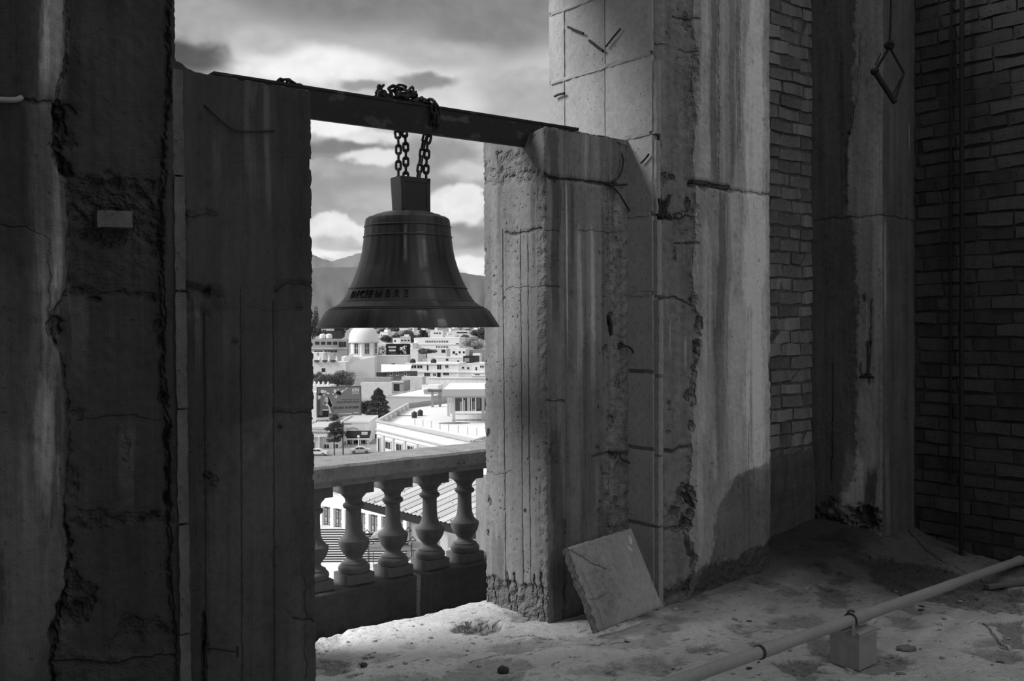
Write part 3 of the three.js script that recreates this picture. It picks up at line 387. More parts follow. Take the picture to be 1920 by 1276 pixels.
{
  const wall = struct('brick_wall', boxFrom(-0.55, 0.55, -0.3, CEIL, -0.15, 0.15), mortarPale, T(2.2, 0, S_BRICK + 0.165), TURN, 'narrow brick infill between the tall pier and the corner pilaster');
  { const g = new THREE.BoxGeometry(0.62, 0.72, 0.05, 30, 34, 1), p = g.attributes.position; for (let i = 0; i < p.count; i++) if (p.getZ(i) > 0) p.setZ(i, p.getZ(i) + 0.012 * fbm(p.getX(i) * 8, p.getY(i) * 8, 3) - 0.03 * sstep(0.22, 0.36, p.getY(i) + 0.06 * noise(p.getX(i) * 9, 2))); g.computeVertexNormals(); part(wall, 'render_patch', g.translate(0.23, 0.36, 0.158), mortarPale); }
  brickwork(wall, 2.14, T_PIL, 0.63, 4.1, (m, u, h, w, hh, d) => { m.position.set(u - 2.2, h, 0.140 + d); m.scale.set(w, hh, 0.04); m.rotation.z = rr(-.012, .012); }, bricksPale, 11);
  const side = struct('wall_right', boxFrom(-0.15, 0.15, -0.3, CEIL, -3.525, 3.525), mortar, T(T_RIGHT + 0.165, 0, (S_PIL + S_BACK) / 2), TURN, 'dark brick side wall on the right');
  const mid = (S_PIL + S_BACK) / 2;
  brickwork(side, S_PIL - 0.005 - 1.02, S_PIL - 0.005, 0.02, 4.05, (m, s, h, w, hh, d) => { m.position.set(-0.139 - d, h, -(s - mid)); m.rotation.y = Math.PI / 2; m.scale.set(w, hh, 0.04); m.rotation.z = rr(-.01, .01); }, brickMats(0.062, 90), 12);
}
const fieldP = new Field(S_PIL, S_BRICK + 0.02, -0.05, 4.15), fieldQ = new Field(T_PIL, T_RIGHT + 0.02, -0.05, 4.15);
{
  const pp = (x, y) => onT(x, y, T_PIL), pq = (x, y) => onS(x, y, S_PIL), P = (...a) => poly(pp, ...a), Q = (...a) => poly(pq, ...a);
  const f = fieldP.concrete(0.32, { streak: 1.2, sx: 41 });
  f.poly(P(1515, -60, 1606, -60, 1598, 250, 1588, 270, 1588, 400, 1602, 420, 1608, 600, 1604, 900, 1515, 1000), 0.014, 0.03, (k, u, v, i) => { f.A[i] *= 1 - 0.6 * k; });
  f.crack(P(1526, 414, 1560, 409, 1600, 407, 1660, 402), 0.006, 0.010, 0.6); f.crack(P(1561, 680, 1558, 900), 0.005, 0.012, 0.5, 0.4); f.crack(P(1612, 60, 1606, 180, 1592, 250), 0.005, 0.008, 0.7); f.crack(P(1632, 560, 1628, 720), 0.008, 0.014, 0.5);
  for (const [x, y, a, b, d] of [[1628, 645, .02, .03, .02], [1625, 705, .04, .016, .02], [1618, 560, .015, .03, .014], [1612, 690, .012, .05, .01], [1620, 970, .10, .10, .04], [1560, 980, .12, .05, .03], [1590, 250, .02, .01, .01]]) f.blob(...pp(x, y), a, b, d, 0.45, 0.02);
  for (const [x, y0, y1, w, t] of [[1587, 260, 400, .012, 0.5], [1580, 100, 400, .02, 0.8], [1640, 250, 400, .05, 1.25], [1645, 420, 640, .03, 1.2], [1632, 880, 960, .05, .45], [1625, 740, 880, .05, 1.15], [1600, 850, 960, .08, 1.5], [1650, 200, 380, .015, 1.2], [1618, 20, 250, .03, 1.1]]) f.streak(pp(x, y0)[0], pp(x, y1)[1], pp(x, y0)[1], w, t);
  f.poly(P(1510, 950, 1560, 930, 1600, 950, 1660, 950, 1660, 1080, 1510, 1080), 0.03, 0.04, (k, u, v, i) => { f.A[i] *= 1 - 0.5 * k; f.Z[i] -= k * 0.02 * fbm(u * 20, v * 20, 3); });
  f.finish(0.011);
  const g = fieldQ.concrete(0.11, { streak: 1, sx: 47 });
  g.crack(Q(1655, 402, 1690, 408, 1715, 416), 0.006, 0.01, 0.6); g.crack(Q(1682, 190, 1682, 410), 0.003, 0.004, 1.6, 0.2);
  for (const [x, y0, y1, w, t] of [[1660, 410, 600, .012, 1.7], [1672, 200, 380, .02, 1.2], [1660, 430, 900, .03, 1.15], [1665, 850, 1000, .03, 1.4], [1705, 230, 290, .008, 2.0]]) g.streak(pq(x, y0)[0], pq(x, y1)[1], pq(x, y0)[1], w, t);
  g.finish(0.011);
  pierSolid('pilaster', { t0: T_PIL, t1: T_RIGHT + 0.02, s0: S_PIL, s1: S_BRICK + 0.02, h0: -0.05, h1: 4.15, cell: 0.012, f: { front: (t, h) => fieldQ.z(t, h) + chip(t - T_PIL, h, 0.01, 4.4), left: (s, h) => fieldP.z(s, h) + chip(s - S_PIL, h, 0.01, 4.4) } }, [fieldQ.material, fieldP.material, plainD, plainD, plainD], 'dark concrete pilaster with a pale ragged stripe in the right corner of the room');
  struct('pilaster', boxFrom(-0.215, 0.215, 0, CEIL - 4.15, -0.285, 0.285), plainD, T((T_PIL + T_RIGHT + 0.02) / 2, 4.15, (S_PIL + S_BRICK + 0.02) / 2), TURN);
}
// ---- the rest of the shell, out of the picture
struct('wall_front', boxFrom(-0.72, 0.72, -0.3, CEIL, -0.3, 0.3), plainD, T(-3.77, 0, 0.3), TURN);
struct('trim_1', boxFrom(-1.33, 1.33, 0, 1.6, -0.448, 0.448), plainD, T(-0.70, 4.0, 0.242), TURN, 'concrete lintel high over the bell opening');  // unseen; lowered to keep the sun off the brick side wall
struct('wall_left_sun_block', boxFrom(-0.2, 0.2, -0.3, 11, -4.2, 4.2), plainD, T(T_LEFT - 0.2, 0, -3.4), TURN);   // unseen wall raised to block the sun; roof left off to let skylight in
struct('wall_back', boxFrom(-4.1, 4.1, -0.3, 1.0, -0.2, 0.2), plainD, T(-0.67, 0, S_BACK - 0.2), TURN);     // unseen; kept parapet-low behind the camera to let skylight in

// ---- floor
const fieldF = new Field(-1.75, T_RIGHT + 0.02, -2.55, 0.72, 0.0026);
const floorDirt = (t, s) => 0.12 * sstep(1.3, 2.9, t) * sstep(-1.1, 0.1, s) + 0.05 * sstep(0.6, 1.6, t) * sstep(-0.6, -0.2, s) + 0.03 * sstep(2.2, 3.1, t) * sstep(-1.6, -0.3, s);
{
  const f = fieldF, P = (...a) => { const r = []; for (let i = 0; i < a.length; i += 2) r.push(onFloor(a[i], a[i + 1])); return r; };
  f.all((u, v, i) => {
    const n1 = fbm(u * 1.7 + 5, v * 1.7, 4), n2 = fbm(u * 6 + 9, v * 6, 4), n3 = noise(u * 26, v * 26), n4 = noise(u * 90, v * 90), n5 = fbm(u * 3.1 + 40, v * 3.1, 5), scab = sstep(0.10, 0.30, n5), crumb = sstep(0.30, 0.55, noise(u * 40 + 3, v * 40) + 0.3 * n2);
    const n6 = fbm(u * 0.9 + 3, v * 1.3 + 8, 3), flake = sstep(0.34, 0.5, fbm(u * 16 + 5, v * 26, 3) + 0.35 * n2), fine = noise(u * 210, v * 210);
    f.A[i] = 0.52 * Math.max(0.15, 1 + 0.32 * n1 + 0.25 * n6 + 0.20 * n2 + 0.10 * n3 + 0.14 * n4 + 0.15 * fine - 0.40 * scab - 0.32 * flake - 0.22 * crumb * sstep(-0.2, 0.2, n1));
    f.Z[i] = 0.012 * n1 + 0.008 * n2 + 0.0016 * n3 + 0.0014 * n4 + 0.0006 * fine - 0.007 * scab - 0.005 * flake - 0.002 * crumb;
  });
  const rough = (pts, depth, tone, r = 0.02, soft = 0.02, wob = 0.04) => f.recess(P(...pts), depth, tone, r, soft, wob);
  rough([860, 1165, 930, 1160, 945, 1175, 900, 1190, 855, 1185], 0.035, 0.5, 0.03); rough([585, 1195, 650, 1185, 640, 1210, 600, 1225], 0.012, 0.75, 0.01); rough([590, 1230, 650, 1235, 650, 1258, 595, 1265], 0.014, 0.7, 0.02); rough([820, 1270, 880, 1240, 960, 1232, 1000, 1245, 960, 1290, 820, 1290], 0.010, 0.62, 0.006); rough([700, 1268, 800, 1262, 830, 1290, 690, 1290], 0.008, 0.7, 0.006);
  rough([1280, 1210, 1340, 1205, 1350, 1220, 1290, 1222], 0.014, 0.5, 0.01); rough([1400, 1205, 1460, 1200, 1470, 1215, 1415, 1222], 0.01, 0.55, 0.01); rough([1440, 1240, 1520, 1235, 1560, 1260, 1480, 1262], 0.012, 0.45, 0.02); rough([1515, 1195, 1560, 1190, 1560, 1230, 1520, 1225], 0.01, 0.5, 0.015); rough([1040, 1192, 1200, 1195, 1260, 1150, 1290, 1160, 1240, 1215, 1120, 1215], 0.002, 0.72, 0.006); rough([1060, 1255, 1160, 1245, 1170, 1262, 1080, 1268], 0.004, 0.7, 0.012);
  rough([1620, 1060, 1760, 1070, 1860, 1090, 1920, 1110, 1920, 1150, 1800, 1140, 1700, 1120, 1630, 1090], 0.012, 0.5, 0.03, 0.03, 0.06); rough([1840, 1165, 1870, 1175, 1895, 1215, 1920, 1215, 1920, 1160], 0.015, 0.5, 0.02, 0.01, 0.02); rough([1530, 1100, 1590, 1110, 1590, 1140, 1540, 1140], 0.006, 0.6, 0.01); rough([1640, 1225, 1690, 1225, 1720, 1245, 1650, 1262, 1590, 1262], 0.004, 0.55, 0.008);
  f.crack(P(1845, 1165, 1865, 1190, 1890, 1216), 0.010, 0.02, 0.4, 0.5); f.crack(P(1180, 1200, 1120, 1206, 1060, 1206), 0.006, 0.010, 0.5); f.crack(P(1550, 1238, 1600, 1258, 1640, 1262), 0.006, 0.01, 0.5); f.crack(P(1660, 1010, 1760, 1060, 1850, 1090), 0.01, 0.015, 0.5); f.crack(P(950, 1190, 1000, 1188, 1040, 1196), 0.008, 0.012, 0.5); f.crack(P(880, 1240, 960, 1222, 1010, 1218), 0.007, 0.012, 0.55);
  // wall dirt and corner shade painted into the floor colour; paler by the opening
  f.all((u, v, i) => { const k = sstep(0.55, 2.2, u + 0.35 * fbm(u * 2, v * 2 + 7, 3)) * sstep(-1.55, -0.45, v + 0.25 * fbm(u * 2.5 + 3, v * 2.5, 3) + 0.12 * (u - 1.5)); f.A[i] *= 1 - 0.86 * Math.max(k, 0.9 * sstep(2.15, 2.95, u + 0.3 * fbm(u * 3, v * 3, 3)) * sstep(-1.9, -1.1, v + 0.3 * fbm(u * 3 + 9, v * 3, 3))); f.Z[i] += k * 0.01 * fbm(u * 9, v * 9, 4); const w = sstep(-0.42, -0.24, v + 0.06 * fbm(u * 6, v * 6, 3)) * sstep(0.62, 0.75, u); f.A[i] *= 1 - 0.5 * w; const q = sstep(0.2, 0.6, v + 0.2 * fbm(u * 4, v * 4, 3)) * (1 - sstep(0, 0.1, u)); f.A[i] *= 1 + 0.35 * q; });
  reseed(5); for (let k = 0; k < 260; k++) { const u = rr(-1.4, 3.1), v = rr(-2.3, 0.6); f.blob(u, v, rr(.008, .04), rr(.004, .014), rr(.004, .014), rr(.45, .75), 0.01); }
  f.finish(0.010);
}
{
  const axis = (list) => { const r = []; for (const [a, b, n] of list) for (let i = 0; i < n; i++) r.push(lerp(a, b, i / n)); r.push(list.at(-1)[1]); return r; };
  const ts = axis([[T_LEFT, -1.75, 24], [-1.75, 1.6, 335], [1.6, T_RIGHT + 0.02, 130]]), ss = axis([[S_BACK, -2.55, 40], [-2.55, -1.0, 130], [-1.0, 0.62, 160]]);
  const pos = [], uv = [], idx = [], n = ts.length, low = -0.75;
  const hz = (t, s) => { const inside = sstep(-1.9, -1.6, t) * sstep(-2.7, -2.4, s); return floorDirt(t, s) + (inside > 0 ? inside * fieldF.z(clamp(t, -1.74, 3.16), clamp(s, -2.54, 0.71)) : 0); };
  const ragged = (t) => 0.03 * fbm(t * 4, 3, 3) + 0.02 * noise(t * 17, 8);
  for (let j = 0; j < ss.length; j++) for (let i = 0; i < n; i++) { const t = ts[i], k = sstep(0.35, 0.62, ss[j]), s = ss[j] + k * ragged(t), e = sstep(0.56, 0.62, ss[j]); pos.push(t, hz(t, s) - 0.035 * e * e, -s); uv.push((t + 1.75) / (T_RIGHT + 0.02 + 1.75), (s + 2.55) / 3.27); }
  for (let j = 0; j < ss.length - 1; j++) for (let i = 0; i < n - 1; i++) { const a = j * n + i, c = a + n; idx.push(a, a + 1, c, a + 1, c + 1, c); }
  const last = (ss.length - 1) * n, b0 = pos.length / 3;
  for (let i = 0; i < n; i++) { const o = (last + i) * 3; for (let q = 1; q <= 4; q++) { pos.push(pos[o], lerp(pos[o + 1], low, q / 4), pos[o + 2] + (q < 4 ? 0.03 * noise(pos[o] * 8, q * 3) + 0.02 * q : 0.1)); uv.push(uv[(last + i) * 2], 0.97 - q * 0.05); } }
  for (let i = 0; i < n - 1; i++) for (let q = 0; q < 4; q++) { const a = q ? b0 + i * 4 + q - 1 : last + i, a2 = q ? b0 + (i + 1) * 4 + q - 1 : last + i + 1, c = b0 + i * 4 + q, c2 = b0 + (i + 1) * 4 + q; idx.push(a, a2, c, a2, c2, c); }
  const g = new THREE.BufferGeometry(); g.setAttribute('position', new THREE.Float32BufferAttribute(pos, 3)); g.setAttribute('uv', new THREE.Float32BufferAttribute(uv, 2)); g.setIndex(idx); g.computeVertexNormals();
  fieldF.material.map.wrapS = fieldF.material.map.wrapT = fieldF.material.bumpMap.wrapS = fieldF.material.bumpMap.wrapT = THREE.MirroredRepeatWrapping;
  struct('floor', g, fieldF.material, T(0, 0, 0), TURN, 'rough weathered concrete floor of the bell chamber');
}
struct('floor_base', boxFrom(-3.8, 3.8, -0.6, -0.18, -3.75, 4.0), plainD, T(-0.67, 0, -3.4), TURN);
const floorAt = (t, s) => floorDirt(t, s) + fieldF.z(t, s);

// ================================================================ THE BELL, ITS BEAM AND CHAINS
const font = await new FontLoader().loadAsync('fonts/droid/droid_sans_regular.typeface.json');
const BEAM0 = 0.165, BEAM1 = 0.285, BELL_S = 0.235;
{
  const f = new Field(0, 2.15, 0, 0.16, 0.002);
  f.all((u, v, i) => { const n = fbm(u * 6, v * 9, 4), m = noise(u * 60, v * 60); f.A[i] = 0.020 * (1 + 0.5 * n + 0.3 * m) * (1 + 3.4 * sstep(0.12, 0.5, fbm(u * 9 + 4, v * 14, 3))); f.Z[i] = 0.0015 * n + 0.0008 * m; });
  f.finish(0.006, { rough: 0.7 });
  const L = 2.14, g = join([boxFrom(-L / 2, L / 2, 0, 0.148, -0.008, 0), boxFrom(-L / 2, L / 2, 0.136, 0.148, -0.12, 0.004), boxFrom(-L / 2, L / 2, 0, 0.012, -0.022, 0.002)]);
  const p = g.attributes.position, uv = g.attributes.uv; for (let i = 0; i < p.count; i++) uv.setXY(i, (p.getX(i) + L / 2) / L, p.getY(i) / 0.15);
  const b = thing('steel_beam', 'rusty dark steel channel beam laid across the two low piers, holding up the bell', 'beam', T(-0.67, 2.566, BEAM0), TURN);
  part(b, 'channel', g, f.material); b.rotation.order = 'YXZ'; b.rotation.z = 0.010;
}
const bellAt = onS(766, 613.5, BELL_S), BELL_T = bellAt[0], bellP = T(BELL_T, bellAt[1], BELL_S), K = -bellP.z / FOCAL, KR = K * 1.028;
const bellTurn = Math.atan2(-bellP.x, -bellP.z);
{
  const bell = thing('church_bell', 'large dark bronze church bell hanging from chains in the opening', 'bell', bellP, bellTurn);
  const yh = (y) => (613 - y) * K, prof = [[160, 613.4], [165.5, 613], [166.2, 612], [164.5, 609], [157, 597], [148.5, 583], [147, 581.5], [143, 580.2], [142, 578.6], [138, 577.4], [136.5, 575.5], [130, 572], [124, 568], [120.5, 565], [118.5, 562], [112, 552], [106.5, 541], [101, 529], [95, 514], [90, 500], [86, 486], [83, 472], [81, 458], [79.6, 446], [78.6, 436], [77.8, 426], [76.8, 416], [75.6, 411.5], [71, 408], [62, 406.2], [60.5, 404], [59, 403.4], [50, 402.4], [48.5, 400.2], [47, 399.6], [37, 398.8], [0.5, 398.5]];
  const f = new Field(0, 1, 0, 1, 0.0011);
  f.all((u, v, i) => { const n = fbm(u * 30, v * 5, 4), s = noise(u * 160, v * 6), s2 = noise(u * 60 + 3, v * 3), m = noise(u * 300, v * 200); f.A[i] = 0.050 * Math.max(0.25, 1 + 0.7 * n + 0.35 * s + 0.5 * s2 + 0.1 * m); f.Z[i] = 0.0008 * n + 0.0003 * m; });
  // v follows the profile by point index; streaks of pale bird lime and wear; broad bands lighten the left flank and darken the right
  const vOf = (y) => { for (let k = 2; k < prof.length - 1; k++) if (prof[k][1] >= y && y >= prof[k + 1][1]) return (k + (prof[k][1] - y) / (prof[k][1] - prof[k + 1][1] + 1e-6)) / (prof.length - 1); return 0.5; };
  const uOf = (x, r) => 0.5 + Math.asin(clamp((x - 767) / r, -1, 1)) / (2 * Math.PI), st = (x, r, y0, y1, w, tone) => f.streak(uOf(x, r), vOf(y1), vOf(y0), w, tone, 0.8, 0.012);
  st(763, 80, 428, 492, 0.006, 3.2); st(762, 80, 440, 470, 0.004, 1.7); st(792, 80, 440, 505, 0.018, 2.6); st(796, 80, 455, 495, 0.008, 1.6); st(793, 80, 424, 438, 0.020, 1.5); st(790, 155, 583, 588, 0.012, 3.5); st(786, 155, 584, 602, 0.004, 2.4); st(794, 155, 584, 598, 0.003, 2.6); st(822, 160, 599, 612, 0.009, 3.2); st(820, 160, 606, 613, 0.012, 1.5); st(695, 90, 500, 540, 0.05, 1.7); st(640, 150, 585, 610, 0.04, 1.5); st(720, 85, 430, 520, 0.04, 1.3); st(820, 90, 480, 540, 0.05, 0.7); st(690, 84, 415, 500, 0.03, 1.6);
  f.finish(0.004, { rough: 0.5 });
  part(bell, 'bell_body', toCreasedNormals(new THREE.LatheGeometry(prof.map(([r, y]) => new THREE.Vector2(r * KR, yh(y))), 128, -Math.PI, 2 * Math.PI), 0.4), f.material);
  const dark = mat(0.04, 0.7), inner = [[160, 613.4], [150, 606], [135, 580], [108, 555], [88, 500], [74, 430], [62, 412], [0.5, 410]];
  part(bell, 'bell_inside', new THREE.LatheGeometry(inner.map(([r, y]) => new THREE.Vector2(r * K, yh(y))), 64), mat(0.03, 0.85, { side: THREE.DoubleSide }));
  const ring = (r, y, w) => part(bell, 'moulding', new THREE.TorusGeometry(r * KR, w, 8, 128).rotateX(Math.PI / 2).translate(0, yh(y), 0), mat(0.06, 0.55));
  ring(118.8, 565, 0.006); ring(106, 541, 0.006); ring(79.3, 445, 0.005); ring(77.7, 426, 0.0045); ring(142.5, 579.6, 0.004); ring(137, 576.6, 0.0045);
  const letters = []; [...'DICIEMBRE'].forEach((c, k) => {
    const a = [-1.0, -0.885, -0.78, -0.69, -0.605, -0.46, -0.306, -0.165, -0.025][k], g = new TextGeometry(c, { font, size: 0.038, depth: 0.008, curveSegments: 4, bevelEnabled: false });
    g.computeBoundingBox(); g.translate(-(g.boundingBox.min.x + g.boundingBox.max.x) / 2, 0, 0); g.scale(k < 5 ? 1.05 : 0.9, 1, 1); g.translate(0, -0.018, -0.004); g.rotateX(-0.47); g.translate(0, 0, 113.6 * KR); g.rotateY(a); g.translate(0, yh(553), 0); letters.push(g);
  });
  part(bell, 'inscription', join(letters), mat(0.018, 0.5), 'raised capital letters on the lower band');
  // the block on top that takes the chains
  const cw = 0.176, cd = 0.092, hh = 66 * K, taper = 0.93, s = new THREE.BoxGeometry(cw, hh, cd, 4, 6, 3), p = s.attributes.position;
  for (let i = 0; i < p.count; i++) { const q = lerp(taper, 1.02, p.getY(i) / hh + 0.5); p.setX(i, p.getX(i) * q); p.setZ(i, p.getZ(i) * q); } s.computeVertexNormals();
  const crown = part(bell, 'crown_block', s, mat(0.05, 0.75)); crown.position.set(0.016, yh(399) + hh / 2 - 0.004, 0); crown.rotation.y = TURN - bellTurn;
  for (const [x, y, w, h] of [[0, hh / 2 - 0.012, cw, 0.026], [0, -hh / 2 + 0.012, cw * 0.94, 0.022], [-cw / 2 + 0.012, 0, 0.022, hh], [cw / 2 - 0.012, 0, 0.022, hh]]) { const r = part(crown, 'raised_border', bevelBox(w, h, 0.008, 0.002), mat(0.052, 0.75)); r.position.set(x, y, cd / 2 - 0.001); }
  const clap = part(bell, 'clapper', join([rod(V(0, yh(412), 0), V(0, yh(560), 0), 0.014), new THREE.SphereGeometry(0.045, 20, 14).translate(0, yh(560), 0)]), dark);
}
// chain links: closed rings of round bar
const linkGeo = (len, wid, r) => { class Loop extends THREE.Curve { getPoint(t, o = V(0, 0, 0)) { const R = wid / 2 - r, hs = len / 2 - wid / 2, per = 4 * hs + 2 * Math.PI * R; let d = t * per; if (d < 2 * hs) return o.set(R, -hs + d, 0); d -= 2 * hs; if (d < Math.PI * R) return o.set(R * Math.cos(d / R), hs + R * Math.sin(d / R), 0); d -= Math.PI * R; if (d < 2 * hs) return o.set(-R, hs - d, 0); d -= 2 * hs; return o.set(-R * Math.cos(d / R), -hs - R * Math.sin(d / R), 0); } } return new THREE.TubeGeometry(new Loop(), 26, r, 7, true); };
{
  const link = linkGeo(0.059, 0.0365, 0.0066), iron = mat(0.028, 0.75), chain = thing('chain', 'heavy iron chain heaped on the beam with double strands down to the bell', 'chain', T(BELL_T + 0.018, 2.71, BELL_S), TURN);
  const add = (root, p, dir, roll) => { const m = part(root, 'chain_link', link, iron), up = V(0, 1, 0), q = new THREE.Quaternion().setFromUnitVectors(up, dir.clone().normalize()); m.quaternion.copy(q).multiply(new THREE.Quaternion().setFromAxisAngle(up, roll)); m.position.copy(p); };
  const run = (root, pts, roll0, pitch = 0.0380) => { const c = new THREE.CatmullRomCurve3(pts), n = Math.max(2, Math.round(c.getLength() / pitch)); for (let k = 0; k <= n; k++) { const u = k / n; add(root, c.getPointAt(u), c.getTangentAt(u), roll0 + (k % 2) * Math.PI / 2); } };
  const top = bellP.y + 279 * K - 2.71, bot = -0.135, face = -bellTurn + 0; // local height of the crown block and the beam's underside
  const camRoll = bellTurn - TURN;                         // links seen flat-on face the camera
  // local axes: x along the beam, z towards the room
  run(chain, [V(-0.071, top - 0.02, 0), V(-0.071, bot, -0.01), V(-0.070, bot + 0.05, -0.066), V(-0.068, 0.02, -0.068)], camRoll);
  run(chain, [V(-0.030, top - 0.03, 0.005), V(-0.028, bot, -0.01), V(-0.026, bot + 0.05, -0.064), V(-0.02, 0.02, -0.066)], camRoll + Math.PI / 2);
  run(chain, [V(0.052, top - 0.02, -0.012), V(0.062, top + 0.09, 0.0), V(0.078, bot, 0.03), V(0.082, bot + 0.05, 0.082), V(0.078, 0.01, 0.086), V(0.06, 0.028, 0.05)], camRoll + 0.5);
  run(chain, [V(0.094, top - 0.02, 0), V(0.092, top + 0.1, 0.01), V(0.086, bot - 0.02, 0.04), V(0.108, bot + 0.05, 0.080), V(0.105, 0.0, 0.086), V(0.10, 0.028, 0.05)], camRoll);
  reseed(31);
  for (const [x0, x1, y, n] of [[-0.17, 0.105, 0.020, 24], [-0.16, 0.09, 0.042, 18], [-0.11, 0.04, 0.066, 8]]) for (let k = 0; k < n; k++) { const u = n > 1 ? k / (n - 1) : 0; add(chain, V(lerp(x0, x1, u) + rr(-.008, .008), y + 0.010 * u * -1 + rr(-.006, .010), rr(-.035, .045)), V(rr(-1, 1), rr(-0.45, 0.45), rr(-.8, .8)), rr(0, 3.1)); }
  add(chain, V(-0.185, 0.050, 0.02), V(-0.4, 1, 0.1), 0.3); add(chain, V(-0.172, 0.066, 0.0), V(0.7, 0.7, 0.2), 1.4); add(chain, V(-0.196, 0.022, 0.02), V(0.2, 1, 0), 1.2); add(chain, V(-0.055, 0.088, 0.01), V(1, -0.1, 0.2), camRoll + Math.PI / 2);
  const [et] = onS(540, 150, BELL_S), end = thing('chain', 'short loose end of iron chain lying on the left end of the beam', 'chain', T(et, 2.706, BELL_S), TURN);
  add(end, V(-0.045, 0.012, 0), V(0.7, 0.8, 0.2), 0.3); add(end, V(-0.010, 0.022, 0.0), V(1, 0.15, 0.3), 0.2); add(end, V(0.012, 0.018, 0.01), V(1, -0.3, -0.2), 1.5); add(end, V(0.045, 0.010, 0.0), V(1, 0.0, 0.5), 0.4); add(end, V(0.062, 0.010, 0.01), V(0.9, -0.1, 0.3), 1.7);
}

// ================================================================ LOOSE THINGS IN THE ROOM
{
  // the leaning slab
  const Sw = 0.53, Sh = 0.458, Sd = 0.055, f = new Field(0, Sw, 0, Sh, 0.0016).concrete(0.38, { streak: 0.25, board: 0.3, rough: 0.7, pits: 0.6, sx: 88 });
  f.poly([[0.08, 0.30], [0.2, 0.36], [0.25, 0.2], [0.2, 0.08], [0.08, 0.1]], 0.03, 0.05, (k, u, v, i) => { f.A[i] *= 1 - 0.28 * k * (0.7 + 0.6 * noise(u * 60, v * 60)); f.Z[i] -= 0.003 * k * noise(u * 50, v * 50); });
  f.poly([[0.0, 0.0], [0.17, 0.0], [0.17, 0.12], [0.0, 0.16]], 0.04, 0.04, (k, u, v, i) => { f.A[i] *= 1 - 0.2 * k; });
  f.crack([[0.02, 0.43], [0.08, 0.39], [0.15, 0.33], [0.22, 0.29]], 0.005, 0.008, 0.6); f.crack([[0.02, 0.16], [0.1, 0.165], [0.16, 0.17]], 0.003, 0.004, 0.7); f.crack([[0.05, 0.02], [0.045, 0.3]], 0.008, 0.004, 0.8);
  f.poly([[0.47, 0.42], [0.485, 0.42], [0.48, 0.39], [0.465, 0.39]], 0.006, 0.02, (k, u, v, i) => { f.A[i] *= 1 + 1.2 * k; }); f.poly([[0.44, 0.375], [0.46, 0.37], [0.47, 0.345], [0.45, 0.35]], 0.006, 0.02, (k, u, v, i) => { f.A[i] *= 1 + 1.1 * k; });
  f.finish(0.008);
  const g = new THREE.BoxGeometry(Sw, Sh, Sd, 52, 46, 6), p = g.attributes.position;
  for (let i = 0; i < p.count; i++) { const x = p.getX(i), y = p.getY(i), z = p.getZ(i), ex = Sw / 2 - Math.abs(x), ey = Sh / 2 - Math.abs(y), e = Math.min(ex, ey), jag = e < 1e-4 ? 1 : 0, L = x < -Sw / 2 + 1e-4; if (ex < 1e-4) p.setX(i, x - Math.sign(x) * ((L ? 0.010 : 0.003) * (1 + noise(y * 50, z * 60 + 3)) + (L ? 0.008 * noise(y * 14, 2) : 0))); if (ey < 1e-4) p.setY(i, y - Math.sign(y) * 0.004 * (1 + noise(x * 50, z * 60))); if (z > Sd / 2 - 1e-4) p.setZ(i, z + f.z(x + Sw / 2, y + Sh / 2) - (e < 0.01 ? (0.01 - e) * 0.7 : 0)); }
  g.computeVertexNormals();
  const side = new Field(0, 0.5, 0, 0.5, 0.004).concrete(0.19, { streak: 0, rough: 3, pits: 2, sx: 91 }).finish(0.01).material;
  const slab = single('concrete_slab', g, [side, side, side, side, f.material, side], 'flat square concrete slab leaning against the low pier, right of the bell', 'slab', null, 0);
  const bl = onFloor(1112, 1187, 0.02), br = onFloor(1246, 1142, 0.05), mid = T((bl[0] + br[0]) / 2, 0.0, (bl[1] + br[1]) / 2);
  slab.rotation.order = 'YXZ'; slab.rotation.set(-0.47, TURN - Math.atan2(br[1] - bl[1], br[0] - bl[0]) * -1 + 0.09, 0.05);
  slab.position.copy(mid).add(V(0, Sh / 2 * Math.cos(0.47) + 0.034, 0)).addScaledVector(D2, Sh / 2 * Math.sin(0.47) + 0.010).addScaledVector(D1, -0.012);
}
